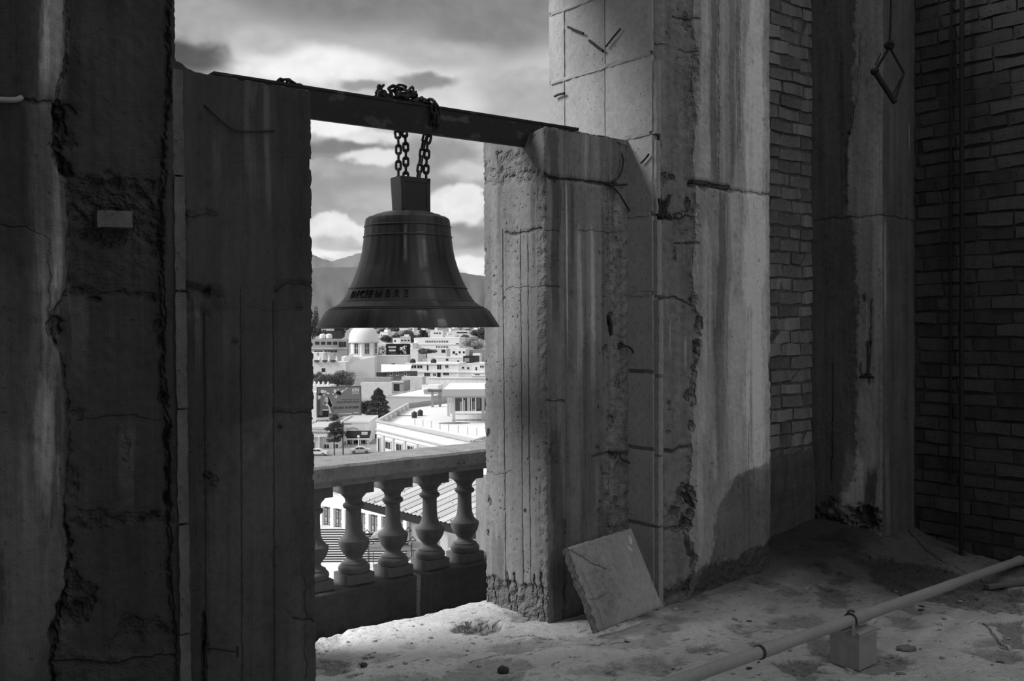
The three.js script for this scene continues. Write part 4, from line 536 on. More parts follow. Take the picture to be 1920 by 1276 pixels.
{
  // plastic pipe resting on a concrete cube
  const far = V(3.33, 0.045, -6.27), mid = V(1.565, 0.222, -4.44), dir = mid.clone().sub(far), PR = 0.0265, N = V(0.668, 0.231, -3.7), dirN = N.clone().sub(mid).setLength(dir.length());
  const pv = new Field(0, 4, 0, 0.2, 0.004); pv.all((u, v, i) => { pv.A[i] = 0.34 * (1 + 0.16 * fbm(u * 5, v * 9, 3) + 0.1 * noise(u * 60, v * 60)); pv.Z[i] = 0.0004 * noise(u * 40, v * 40); }); pv.finish(0.01, { rough: 0.6 });
  const pipe = thing('plastic_pipe', 'long pale plastic drain pipe lying across the floor over a concrete cube', 'pipe', V(mid.x, 0, mid.z)), o = pipe.position, pt = (a) => a < 1 ? far.clone().addScaledVector(dir, a) : mid.clone().addScaledVector(dirN, a - 1), seg = (a, b, r, n = 24) => { const g = rod(pt(a).sub(o), pt(b).sub(o), r, r, n), uv = g.attributes.uv; for (let i = 0; i < uv.count; i++) uv.setXY(i, uv.getY(i) * 0.6, uv.getX(i)); return g; };
  part(pipe, 'pipe_length', seg(0, 0.995, PR), pv.material); part(pipe, 'pipe_length', seg(1.0, 2.05, PR * 0.985), pv.material);
  part(pipe, 'socket', seg(1.225, 1.27, PR * 1.13), pv.material); part(pipe, 'socket', seg(0.93, 0.999, PR * 1.12), pv.material); part(pipe, 'rubber_seal', seg(1.27, 1.276, PR * 1.16), mat(0.05, 0.8)); part(pipe, 'socket', seg(0.48, 0.53, PR * 1.05), pv.material); part(pipe, 'end_elbow', join([seg(-0.01, 0.03, PR * 1.2)]), pv.material);
  const c = thing('concrete_cube', 'small square concrete block carrying the plastic pipe', 'block', V(1.60, 0, -4.505), TURN + 0.03), cf = new Field(0, 0.16, 0, 0.16, 0.0015).concrete(0.34, { streak: 0.3, board: 0.2, rough: 0.6, sx: 95 }).finish(0.008).material;
  part(c, 'block', bevelBox(0.155, 0.160, 0.155, 0.004).translate(0, 0.080, 0), cf);
  part(c, 'top_lug', bevelBox(0.155, 0.012, 0.062, 0.003).translate(0, 0.166, 0.046), cf); part(c, 'top_lug', bevelBox(0.155, 0.012, 0.058, 0.003).translate(0, 0.166, -0.048), cf);
  const tie = thing('tie_wire', 'twisted wire loop tying the pipe to the concrete cube', 'wire', V(mid.x, 0.2, mid.z)), dn = dir.clone().normalize(), s1 = V(0, 1, 0).cross(dn).normalize(), s2 = dn.clone().cross(s1);
  const ringPts = []; for (let k = 0; k <= 16; k++) { const a = k / 16 * 2 * Math.PI; ringPts.push(mid.clone().sub(tie.position).addScaledVector(s1, Math.cos(a) * (PR * 1.14)).addScaledVector(s2, Math.sin(a) * (PR * 1.14))); }
  part(tie, 'loop', tube(ringPts, 0.005, 40), mat(0.05, 0.7)); part(tie, 'twist', tube([V(0, 0.045, 0.0), V(-0.012, 0.062, 0), V(0.004, 0.07, 0.01), V(0.016, 0.06, 0)], 0.005, 16), mat(0.06, 0.7)); part(tie, 'clip', bevelBox(0.018, 0.06, 0.012, 0.003).translate(0.0, -0.008, 0.034), mat(0.3, 0.7));
}
// rubble and crumbs on the floor
function stone(r, flat, sd) { const g = new THREE.IcosahedronGeometry(r, 3), p = g.attributes.position; for (let i = 0; i < p.count; i++) { const v = V(p.getX(i), p.getY(i), p.getZ(i)).normalize(), k = 1 + 0.35 * fbm(v.x * 1.4 + sd, v.y * 1.4 + v.z * 2.2, 3); p.setXYZ(i, v.x * r * k, v.y * r * k * flat, v.z * r * k); } g.computeVertexNormals(); return g; }
{
  const put = (x, y, r, flat, grey, label, sd, wide = 1) => { const [t, s] = onFloor(x, y, 0.02), o = single('stone', stone(r, flat, sd), mat(grey, 0.95), label, 'stone', T(t, floorAt(t, s) + r * flat * 0.55, s), sd); o.scale.x = wide; };
  put(1699, 1209, 0.032, 0.45, 0.20, 'flat broken stone flake on the floor right of the concrete cube', 3.1, 1.6);
  put(944, 1250, 0.026, 0.8, 0.05, 'dark lump of debris on the floor in front of the bell opening, near the slab', 5.2); put(682, 1243, 0.017, 0.8, 0.06, 'small black lump on the bright floor close to the left pier', 7.7);
  put(1266, 1138, 0.017, 0.6, 0.42, 'pale pebble on the floor beside the lower right corner of the slab', 2.2); put(1332, 1218, 0.013, 0.7, 0.5, 'white pebble in a dark patch of floor left of the pipe', 4.4); put(1366, 1229, 0.012, 0.6, 0.5, 'small white chip just right of the white pebble', 6.1); put(1420, 1082, 0.012, 0.5, 0.5, 'pale chip at the foot of the tall streaked pier', 1.1); put(1780, 1021, 0.016, 0.7, 0.55, 'bright pebble in the dark corner near the hanging cable', 8.3); put(1904, 1056, 0.022, 0.7, 0.3, 'stone at the far end of the pipe', 9.4); put(1762, 1164, 0.014, 0.7, 0.4, 'pale chip on the floor behind the pipe', 2.7); put(1387, 1158, 0.012, 0.6, 0.4, 'pale flake on the dark floor between slab and pipe', 3.9);
  reseed(9); const near = 'small grey crumb scattered on the rough floor'; const protos = [1, 2, 3, 4].map((k) => stone(0.010, 0.55, k * 3.3));
  for (let k = 0; k < 46; k++) { const x = rr(1100, 1900), y = rr(1090, 1262), [t, s] = onFloor(x, y, 0.02); if (t > 3.05 || s > -0.3) continue; const o = single('crumb', protos[k % 4], mat([0.06, 0.3, 0.2, 0.42][k % 4], 0.95), near, 'rubble', T(t, floorAt(t, s) + 0.003, s), k, 'crumbs on the floor'); const q = rr(0.5, 1.5); o.scale.set(q * rr(0.8, 1.7), q * 0.7, q); }
  for (let k = 0; k < 26; k++) { const x = rr(600, 900), y = rr(1150, 1265), [t, s] = onFloor(x, y, 0.0); if (s > 0.5) continue; const o = single('crumb', protos[k % 4], mat([0.16, 0.3, 0.22, 0.35][k % 4], 0.95), near, 'rubble', T(t, floorAt(t, s) + 0.003, s), k, 'crumbs on the floor'); const q = rr(0.5, 1.3); o.scale.set(q * rr(0.8, 1.7), q * 0.7, q); }
  const [bt, bs] = onFloor(1890, 1101, 0.0); single('timber_strip', bevelBox(0.34, 0.02, 0.045, 0.003), mat(0.16, 0.9), 'short flat strip of timber on the floor under the far end of the pipe', 'timber', T(bt, floorAt(bt, bs) + 0.014, bs), 0.35);
}
// brick built into the broken strip of the left pier
{ const [t, h] = pD(213, 411); const b = single('brick', new THREE.BoxGeometry(0.125, 0.060, 0.07, 4, 2, 2), bricksPale[0], 'single pale brick stuck in the broken strip of the left pier', 'brick', T(t, h, S_PIER + 0.012), TURN); const p = b.geometry.attributes.position; for (let i = 0; i < p.count; i++) p.setXYZ(i, p.getX(i) + 0.006 * noise(p.getY(i) * 40, p.getZ(i) * 40 + 2), p.getY(i) + 0.005 * noise(p.getX(i) * 30, 3), p.getZ(i) + 0.004 * noise(p.getX(i) * 30, p.getY(i) * 60)); b.geometry.computeVertexNormals(); b.rotation.order = 'YXZ'; b.rotation.z = 0.03; }
{ const [t, h] = pD(14, 187); single('mortar_fragment', tube([V(-0.05, -0.006, 0), V(0, -0.004, 0.006), V(0.028, 0.002, 0.006), V(0.042, 0.012, 0)], 0.010, 16, 6), mat(0.34, 0.9), 'pale mortar fragment sticking out of a crack at the left edge of the left pier', 'mortar', T(t, h, S_PIER - 0.012), TURN); }
// iron left in the concrete
{
  const iron = mat(0.035, 0.8);
  const wire = (name, label, s, pts, r, bend = 0.012) => { const q = pts.map(([x, y, out = 0.01]) => { const [t, h] = onS(x, y, s); return T(t, h, s - out); }), o = q[0].clone(); single(name, tube(q.map((v) => v.sub(o)), r, 30, 6), iron, label, 'iron', o); };
  const wireT = (name, label, t, pts, r) => { const q = pts.map(([x, y, out = 0.006]) => { const [s, h] = onT(x, y, t); return T(t - out, h, s); }), o = q[0].clone(); single(name, tube(q.map((v) => v.sub(o)), r, 30, 6), iron, label, 'iron', o); };
  wire('rebar', 'bent iron rod lying across the top of the left low pier', 0, [[382, 196, 0.004], [405, 219, 0.010], [430, 240, 0.010], [447, 246, 0.010], [465, 247, 0.010], [514, 245, 0.006]], 0.0035);
  wire('bolt', 'dark bolt with a flat end sticking out low on the left low pier', 0, [[386, 1212, 0.0], [410, 1213, 0.03], [432, 1214, 0.06]], 0.005); wire('bolt_plate', 'small upright end plate of the bolt on the left low pier', 0, [[434, 1204, 0.062], [435, 1214, 0.062], [434, 1224, 0.062]], 0.005);
  wire('tie_wire', 'tangle of dark wire half way up the left low pier', 0, [[384, 886, 0.004], [392, 893, 0.02], [400, 890, 0.03], [405, 900, 0.03], [396, 898, 0.03], [391, 903, 0.02], [403, 910, 0.02]], 0.004);
  wire('tie_wire', 'thin vertical wire hanging low on the left low pier', 0, [[384, 1140, 0.006], [387, 1180, 0.012], [384, 1220, 0.01], [383, 1270, 0.008]], 0.0025);
  wire('rebar', 'curved iron rod rising from the crack near the top of the right low pier', 0, [[1140, 345, 0.008], [1155, 333, 0.02], [1161, 318, 0.024], [1163, 303, 0.024], [1161, 288, 0.02]], 0.0045);
  wire('rebar', 'straight iron rod slanting down from the crack in the right low pier', 0, [[1138, 345, 0.006], [1152, 358, 0.018], [1165, 378, 0.02], [1177, 396, 0.014]], 0.0055); wire('rebar', 'short level iron rod at the crack in the right low pier', 0, [[1136, 346, 0.012], [1155, 347, 0.012], [1172, 346, 0.012]], 0.005); wire('rebar', 'knot of iron where three rods meet in the right low pier', 0, [[1132, 345, 0.008], [1137, 343, 0.014], [1142, 349, 0.014]], 0.009);
  wire('rebar', 'upright dark bar set in a slot half way up the right low pier', 0, [[1140, 590, 0.002], [1143, 606, 0.01], [1145, 628, 0.004]], 0.010); wire('rebar', 'hooked iron rod hanging from a hole in the right low pier', 0, [[1160, 648, 0.0], [1172, 650, 0.03], [1181, 665, 0.035], [1184, 685, 0.03], [1184, 703, 0.02]], 0.006);
  wire('tie_wire', 'knot of rusty wire in a hole low on the right low pier', 0, [[1140, 845, 0.002], [1152, 850, 0.02], [1147, 858, 0.02], [1157, 846, 0.02], [1160, 857, 0.015], [1180, 868, 0.006]], 0.005);
  wireT('rebar', 'left arm of the branched iron rod on the pale cast panels, upper piece', T_OPEN1 - 0.01, [[1066, 51], [1080, 57], [1095, 63]], 0.007); wireT('rebar', 'left arm of the branched iron rod on the pale cast panels, lower piece', T_OPEN1 - 0.01, [[1106, 76], [1118, 86], [1132, 96]], 0.008); wireT('rebar', 'right arm of the branched iron rod on the pale cast panels', T_OPEN1 - 0.01, [[1137, 88], [1149, 73], [1165, 54]], 0.006);
  wireT('rebar', 'short iron stub at the outer edge of the pale cast panels', T_OPEN1 - 0.01, [[1041, 181], [1050, 177], [1060, 175]], 0.008); wireT('rebar', 'short slanting iron stub beside the right end of the right low pier', T_OPEN1 - 0.01, [[1203, 306], [1211, 298], [1218, 289]], 0.006);
  wire('rebar', 'thick dark bar end in the big hole of the right tall pier', S_PIER, [[1240, 408, 0.0], [1247, 385, 0.012], [1254, 366, 0.006]], 0.012); wire('rebar', 'thin bar end beside the thick one in the big hole of the right tall pier', S_PIER, [[1234, 404, 0.0], [1236, 390, 0.008], [1234, 372, 0.004]], 0.009); wire('tie_wire', 'ring of wire beside the big hole of the right tall pier', S_PIER, [[1262, 402, 0.004], [1268, 399, 0.014], [1275, 403, 0.014], [1272, 411, 0.014], [1264, 410, 0.004]], 0.004);
  wireT('rebar', 'two short bars crossing low on the corner pilaster', T_PIL, [[1628, 640], [1629, 660], [1629, 706]], 0.008); wireT('rebar', 'short level bar low on the corner pilaster', T_PIL, [[1612, 706], [1628, 705], [1640, 707]], 0.008);
}
// the hanging square frame in front of the pilaster
{
  const dep = 6.25, P = (x, y, d = dep) => at(x, y, d), top = P(1668, 88), lf = P(1640, 134), bt = P(1677, 190, 6.2), rt = P(1695, 137), o = top.clone(), iron = mat(0.015, 0.85);
  const fr = thing('square_frame', 'dark square metal frame hung cornerwise from a wire in front of the pilaster', 'frame', o), R = (a, b, r, n = 'thin_rod') => part(fr, n, rod(a.clone().sub(o), b.clone().sub(o), r), iron);
  R(top, lf, 0.009); R(top, rt, 0.008); R(rt, bt, 0.008); R(lf.clone().lerp(bt, -0.06), bt.clone().lerp(lf, -0.04), 0.019, 'thick_bar'); part(fr, 'knot', stone(0.03, 1, 2).translate(0, 0.01, 0), iron); part(fr, 'end_stub', stone(0.026, 0.9, 4).translate(...lf.clone().sub(o).toArray()), iron);
  part(fr, 'inner_rod', rod(P(1652, 100).sub(o), P(1641, 122).sub(o), 0.004), iron); part(fr, 'inner_rod', rod(P(1690, 146).sub(o), P(1674, 178).sub(o), 0.004), iron);
  const w = P(1670, -150, dep); part(fr, 'knot', stone(0.012, 1, 3).translate(0, 0.02, 0), iron); single('hanging_wire', join([tube([V(0, 0, 0), P(1670, 40).sub(o), w.clone().sub(o)], 0.006, 20), tube([V(-0.006, 0, 0), P(1668, 55).sub(o), P(1671, 10).sub(o)], 0.004, 12), rod(w.clone().sub(o), V(w.x - o.x, CEIL - o.y, w.z - o.z), 0.006)]), iron, 'dark twisted wire that the square metal frame hangs from', 'wire', o);
}
// cables down the brick side wall
{
  const black = mat(0.012, 0.8), cable = (name, label, x, yb, off, r) => { const [s] = onT(x, 500, T_RIGHT - off), hb = yb > 1000 ? 0.0 : onT(x, yb, T_RIGHT - off)[1], pts = []; for (let k = 0; k <= 12; k++) pts.push(V(0.006 * noise(k * 1.3, x), lerp(0, CEIL - hb, k / 12), 0.006 * noise(k * 1.7, x + 4))); single(name, tube(pts, r, 60, 8), black, label, 'cable', T(T_RIGHT - off, hb, s), TURN); };
  cable('hanging_cable', 'thick black cable hanging to the floor in front of the brick side wall', 1803, 1056, 0.10, 0.016); cable('wall_cable', 'thin black cable running down the brick side wall left of the thick one', 1782, 900, 0.022, 0.009);
}

// ================================================================ THE BALUSTRADE OUTSIDE THE OPENING
{
  const st = new Field(0, 1.2, 0, 0.8, 0.003).concrete(0.19, { streak: 0.3, rough: 0.55, board: 0, pits: 1, sx: 120 }).finish(0.01, { wrap: THREE.MirroredRepeatWrapping }).material;
  const rail = new Field(0, 4, 0, 0.5, 0.004).concrete(0.34, { streak: 0.2, rough: 1.5, board: 0, pits: 1.6, sx: 130 }).finish(0.012, { wrap: THREE.MirroredRepeatWrapping }).material;
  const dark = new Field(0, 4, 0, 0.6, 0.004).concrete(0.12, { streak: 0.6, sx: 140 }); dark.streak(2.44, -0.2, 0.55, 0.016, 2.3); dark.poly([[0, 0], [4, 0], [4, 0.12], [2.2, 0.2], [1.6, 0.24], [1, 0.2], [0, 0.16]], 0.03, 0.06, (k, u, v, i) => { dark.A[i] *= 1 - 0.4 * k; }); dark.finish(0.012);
  const SB = 1.54, TOPH = -0.066, RH = 0.585, W1 = 0.215;
  const prism = (pts, L) => { const s = new THREE.Shape(pts.map(([z, y]) => new THREE.Vector2(z, y))), g = new THREE.ExtrudeGeometry(s, { depth: L, bevelEnabled: false, steps: 60 }); g.rotateY(Math.PI / 2); g.translate(-L / 2, 0, 0); const p = g.attributes.position, uv = g.attributes.uv; for (let i = 0; i < p.count; i++) { const x = p.getX(i), y = p.getY(i), z = p.getZ(i); p.setXYZ(i, x, y + 0.004 * noise(x * 9, z * 20), z + 0.004 * noise(x * 12, y * 30)); uv.setXY(i, x / 4, (y + z) / 0.5); } g.computeVertexNormals(); return g; };
  // profiles: first coordinate runs outwards (+s)
  const cap = [[1.332, 0.668], [1.332, 0.742], [1.345, 0.757], [1.69, 0.757], [1.702, 0.742], [1.702, 0.668], [1.655, 0.655], [1.645, 0.612], [1.42, 0.612], [1.415, 0.64], [1.40, 0.655], [1.35, 0.655]];
  const C0 = thing('balustrade_rail', 'thick weathered stone rail along the top of the balustrade', 'railing', T(-0.3, 0, 0), TURN); part(C0, 'cap', prism(cap, 4.2), rail);
  const plinth = [[1.50, -0.5], [1.50, -0.30], [1.502, -0.075], [1.51, TOPH], [1.75, TOPH], [1.76, -0.5]];
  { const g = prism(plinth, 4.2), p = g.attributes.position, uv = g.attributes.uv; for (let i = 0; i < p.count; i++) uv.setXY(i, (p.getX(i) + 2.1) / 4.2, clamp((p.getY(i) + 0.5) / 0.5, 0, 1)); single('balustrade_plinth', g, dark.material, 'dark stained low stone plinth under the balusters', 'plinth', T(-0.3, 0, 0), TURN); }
  const prof = [[0, 0.064], [.090, .064], [.099, .072], [.104, .088], [.102, .103], [.093, .115], [.083, .121], [.083, .131], [.072, .135], [.058, .146], [.051, .156], [.053, .166], [.066, .184], [.083, .206], [.094, .229], [.0985, .250], [.101, .256], [.101, .276], [.097, .279], [.080, .291], [.064, .313], [.054, .345], [.050, .395], [.049, .450], [.050, .480], [.060, .484], [.069, .492], [.071, .503], [.067, .512], [.056, .518], [.054, .535], [.060, .552], [.075, .568], [.084, .580], [.085, .590], [0, .590]];
  const sink = 0.651 / 0.651, b0 = thing('baluster', 'x', 'baluster', T(0, TOPH, SB + W1 / 2), TURN, 'stone balusters under the rail');
  part(b0, 'turned_shaft', toCreasedNormals(new THREE.LatheGeometry(prof.map(([r, y]) => new THREE.Vector2(r, y)), 40), 0.45), st); part(b0, 'base_block', bevelBox(0.205, 0.066, 0.185, 0.006).translate(0, 0.033, 0), st); part(b0, 'top_block', bevelBox(0.205, 0.070, 0.185, 0.005).translate(0, 0.622, 0), st);
  { const uv = b0.children[0].geometry.attributes.uv; for (let i = 0; i < uv.count; i++) uv.setX(i, uv.getX(i) * 0.3); }
  const labels = ['stone baluster with a dark vertical crack, second from the left pier', 'stone baluster below the middle of the bell, third from the left pier', 'stone baluster below the right half of the bell, fourth from the left pier', 'last full stone baluster next to the right low pier', 'stone baluster half hidden by the left low pier', 'x', 'y'];
  const t647 = onS(647, 1101, SB)[0];
  [0, 1, 2, 3, -1].forEach((k, i) => { const c = i ? copyOf(b0, labels[i]) : b0; c.userData.label = labels[i]; c.position.copy(T(t647 + 0.127 + 0.298 * k, TOPH, SB + W1 / 2)); c.rotation.y = TURN + (i % 2 ? 0.02 : -0.015); });
  const crack = onS(647, 950, SB)[0];
  // the end post and the walkway behind the floor edge
  const post = thing('stone_post', 'pale flaking stone post at the right end of the balustrade', 'post', T(1.32, -0.5, 1.96), TURN); const pf = new Field(0, 0.4, 0, 1.3, 0.003).concrete(0.30, { streak: 0.3, rough: 1.2, board: 0, pits: 2, sx: 150 }).finish(0.012).material; part(post, 'shaft', bevelBox(0.42, 0.93, 0.36, 0.012).translate(0, 0.465, 0), pf); 
  struct('walkway', boxFrom(-3.2, 3.2, -0.5, 0, -1.0, 0.75), dark.material, T(-0.3, -0.5, 1.30), TURN, 'dark ledge between floor edge and balustrade');
  const heap = new THREE.SphereGeometry(1, 48, 20, 0, Math.PI * 2, 0, Math.PI / 2), hp = heap.attributes.position; for (let i = 0; i < hp.count; i++) { const v = V(hp.getX(i), hp.getY(i), hp.getZ(i)); const k = 1 + 0.25 * fbm(v.x * 4, v.z * 4 + v.y, 3); hp.setXYZ(i, v.x * k * 1.5, v.y * k * 0.17, v.z * k * 0.2); } heap.computeVertexNormals();
  const soil = single('soil_heap', heap, mat(0.075, 1), 'dark heap of dirt along the foot of the balustrade plinth', 'soil', T(-0.2, -0.5, 1.22), TURN); soil.userData.kind = 'stuff';
}

// ================================================================ THE TOWN BELOW
const Q = 1.5, GYD = 1.6 - 18 * Q;                              // street level
const groundY = (d) => { const k = d / Q; return k < 300 ? GYD : GYD + Q * (k < 500 ? 2 * sstep(300, 500, k) : k < 1000 ? lerp(2, 9.5, (k - 500) / 500) : k < 2200 ? lerp(9.5, 16.5, (k - 1000) / 1200) : 16.5 + 0.004 * (k - 2200)); };
const aq = (x, y, d) => at(x, y, d * Q);
const onY = (x, y, Y) => { const r = rayOf(x, y), k = (Y - 1.6) / r.y; return V(r.x * k, Y, r.z * k); };
const white = mat(0.88, 0.9), offwhite = mat(0.78, 0.9), paleGrey = mat(0.58, 0.9), midGrey = mat(0.32, 0.9), darkGrey = mat(0.12, 0.85), blackish = mat(0.03, 0.6), pane = mat(0.03, 0.15), roofWhite = mat(0.80, 0.9);
const plaster = [0.82, 0.66, 0.38, 0.88].map((a, k) => { const f = new Field(0, 20, 0, 12, 0.06); f.all((u, v, i) => { f.A[i] = a * Math.max(0.4, 1 + 0.10 * fbm(u * 0.4 + k * 9, v * 0.4, 4) + 0.10 * noise(u * 2.2, v * 0.25 + k) + 0.06 * noise(u * 6, v * 5)); f.Z[i] = 0.01 * noise(u * 3, v * 3); }); return f.finish(0.1, { wrap: THREE.RepeatWrapping }).material; });

{ // ground: street level, then the slope the town climbs, up to the foot of the hills
  const f = new Field(0, 60, 0, 60, 0.12); f.all((u, v, i) => { f.A[i] = 0.30 * (1 + 0.3 * fbm(u * 0.3, v * 0.3, 4) + 0.15 * noise(u * 2, v * 2)); f.Z[i] = 0; }); f.finish(0.3, { wrap: THREE.MirroredRepeatWrapping });
  const pos = [], uv = [], idx = [], zs = []; for (let k = 0; k <= 60; k++) zs.push(20 + 7000 * Math.pow(k / 60, 2.4));
  for (let j = 0; j <= 60; j++) for (let i = 0; i <= 40; i++) { const d = zs[j], x = (i / 40 - 0.5) * (300 + d * 2); pos.push(x, groundY(d) + (d > 900 ? 4 * fbm(x * 0.004, d * 0.004, 3) * sstep(900, 1400, d) : 0), -d); uv.push(x / 60, d / 60); }
  for (let j = 0; j < 60; j++) for (let i = 0; i < 40; i++) { const a = j * 41 + i, c = a + 41; idx.push(a, a + 1, c, a + 1, c + 1, c); }
  const g = new THREE.BufferGeometry(); g.setAttribute('position', new THREE.Float32BufferAttribute(pos, 3)); g.setAttribute('uv', new THREE.Float32BufferAttribute(uv, 2)); g.setIndex(idx); g.computeVertexNormals();
  struct('ground', g, f.material, V(0, 0, 0), 0, 'street level and rising ground of the town');
}
// ---- hills, distance haze put into their grey
function ridge(name, label, dist, prof, grey, sd, back) {
  const pos = [], idx = [], n = 420, m = 30, xs = [], lo = prof[0][0], hi = prof.at(-1)[0];
  const top = (x) => { for (let k = 0; k < prof.length - 1; k++) if (x <= prof[k + 1][0]) return lerp(prof[k][1], prof[k + 1][1], sstep(0, 1, (x - prof[k][0]) / (prof[k + 1][0] - prof[k][0]))); return prof.at(-1)[1]; };
  for (let j = 0; j <= m; j++) for (let i = 0; i <= n; i++) { const x = lerp(lo, hi, i / n), v = j / m, y = top(x) + 2.2 * fbm(x * 0.05 + sd, sd, 4) + 0.8 * noise(x * 0.5, sd), crest = at(x, y, dist), d = dist * (1 - back * (1 - v)), X = crest.x * d / dist, hgt = crest.y; const relief = hgt * 0.16 * fbm(x * 0.035 + sd, v * 2.2 + sd, 4) * v * (1 - v) * 3; pos.push(X, lerp(-12, hgt, Math.pow(v, 1.15)) + relief, -d); }
  for (let j = 0; j < m; j++) for (let i = 0; i < n; i++) { const a = j * (n + 1) + i, c = a + n + 1; idx.push(a, a + 1, c, a + 1, c + 1, c); }
  const g = new THREE.BufferGeometry(); g.setAttribute('position', new THREE.Float32BufferAttribute(pos, 3)); g.setIndex(idx); g.computeVertexNormals();
  const o = struct(name, g, mat(grey, 1), V(0, 0, 0), 0, label); return o;
}
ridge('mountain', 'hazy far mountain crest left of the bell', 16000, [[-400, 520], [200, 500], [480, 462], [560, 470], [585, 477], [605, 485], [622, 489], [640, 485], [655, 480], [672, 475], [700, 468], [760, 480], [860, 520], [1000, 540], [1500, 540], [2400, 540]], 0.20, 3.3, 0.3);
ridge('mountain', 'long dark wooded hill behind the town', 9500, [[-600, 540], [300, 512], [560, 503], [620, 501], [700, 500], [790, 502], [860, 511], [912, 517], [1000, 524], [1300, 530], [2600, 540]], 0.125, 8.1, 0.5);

// ---- buildings
function building(o) {
  const d = o.d * Q, m = o.m ?? white, p0 = at(o.x0, o.yt, d), p1 = at(o.x1, o.yt, d), base = o.yb ? at(o.x0, o.yb, d).y : groundY(d) - 0.4, w = p1.x - p0.x, h = (p0.y + p1.y) / 2 - base, dep = (o.dep ?? 8) * Q, xc = (o.x0 + o.x1) / 2, yc = at(xc, o.yt, d), px = (x, y) => { const p = at(x, y, d); return [p.x - yc.x, p.y - base]; };
  const b = thing(o.name ?? 'building', o.label, o.cat ?? 'building', V(yc.x, base, -d), o.turn ?? -0.22, o.group);
  part(b, 'wall', boxFrom(-w / 2, w / 2, 0, h, -dep, 0), m);
  if (o.roof !== null) { const r = 0.16 * Q; part(b, 'parapet', join([boxFrom(-w / 2 - 0.05, w / 2 + 0.05, h, h + 0.3 * Q, -r, 0.08), boxFrom(-w / 2 - 0.05, -w / 2 + r, h, h + 0.3 * Q, -dep, -r), boxFrom(w / 2 - r, w / 2 + 0.05, h, h + 0.3 * Q, -dep, -r), boxFrom(-w / 2, w / 2, h, h + 0.3 * Q, -dep, -dep + r)]), m); part(b, 'roof', boxFrom(-w / 2 + r, w / 2 - r, h - 0.02, h + 0.05, -dep + r, -r), o.roof ?? roofWhite); }
  for (const q of o.wins ?? []) {
    const [x0, y1] = px(q[0], q[1]), [x1, y0] = px(q[2], q[3]), ww = x1 - x0, hh = y1 - y0, n = q[4] ?? Math.max(1, Math.round(ww / 1.6)), t = Math.min(0.12, hh * 0.12), bars = [boxFrom(x0 - t, x1 + t, y0 - t, y0, -0.05, 0.08), boxFrom(x0 - t, x1 + t, y1, y1 + t, -0.05, 0.06), boxFrom(x0 - t, x0, y0, y1, -0.05, 0.06), boxFrom(x1, x1 + t, y0, y1, -0.05, 0.06)];
    for (let k = 1; k < n; k++) bars.push(boxFrom(x0 + ww * k / n - t / 2, x0 + ww * k / n + t / 2, y0, y1, 0, 0.05));
    const f = part(b, q[5] ?? 'window', join(bars), o.frame ?? m); part(f, 'pane', boxFrom(x0, x1, y0, y1, -0.02, 0.02), o.glass ?? pane);
  }
  for (const q of o.bands ?? []) { const [, y1] = px(xc, q[0]), [, y0] = px(xc, q[1]); part(b, 'ledge', boxFrom(-w / 2 - 0.1, w / 2 + 0.1, y0, y1, -0.02, 0.22 * Q), q[2] ?? m); }
  for (const q of o.piers ?? []) { const [x0] = px(q[0], o.yt), [x1] = px(q[1], o.yt); part(b, 'pier', boxFrom(x0, x1, 0, h, -0.02, 0.16 * Q), q[2] ?? m); }
  b.userData.frame = undefined; delete b.userData.frame; return { b, px, h, w, dep, d };
}
const row = (x0, x1, n, y0, y1, fill = 0.6) => { const r = [], st = (x1 - x0) / n; for (let k = 0; k < n; k++) r.push([x0 + st * (k + 0.5 - fill / 2), y0, x0 + st * (k + 0.5 + fill / 2), y1, 1]); return r; };

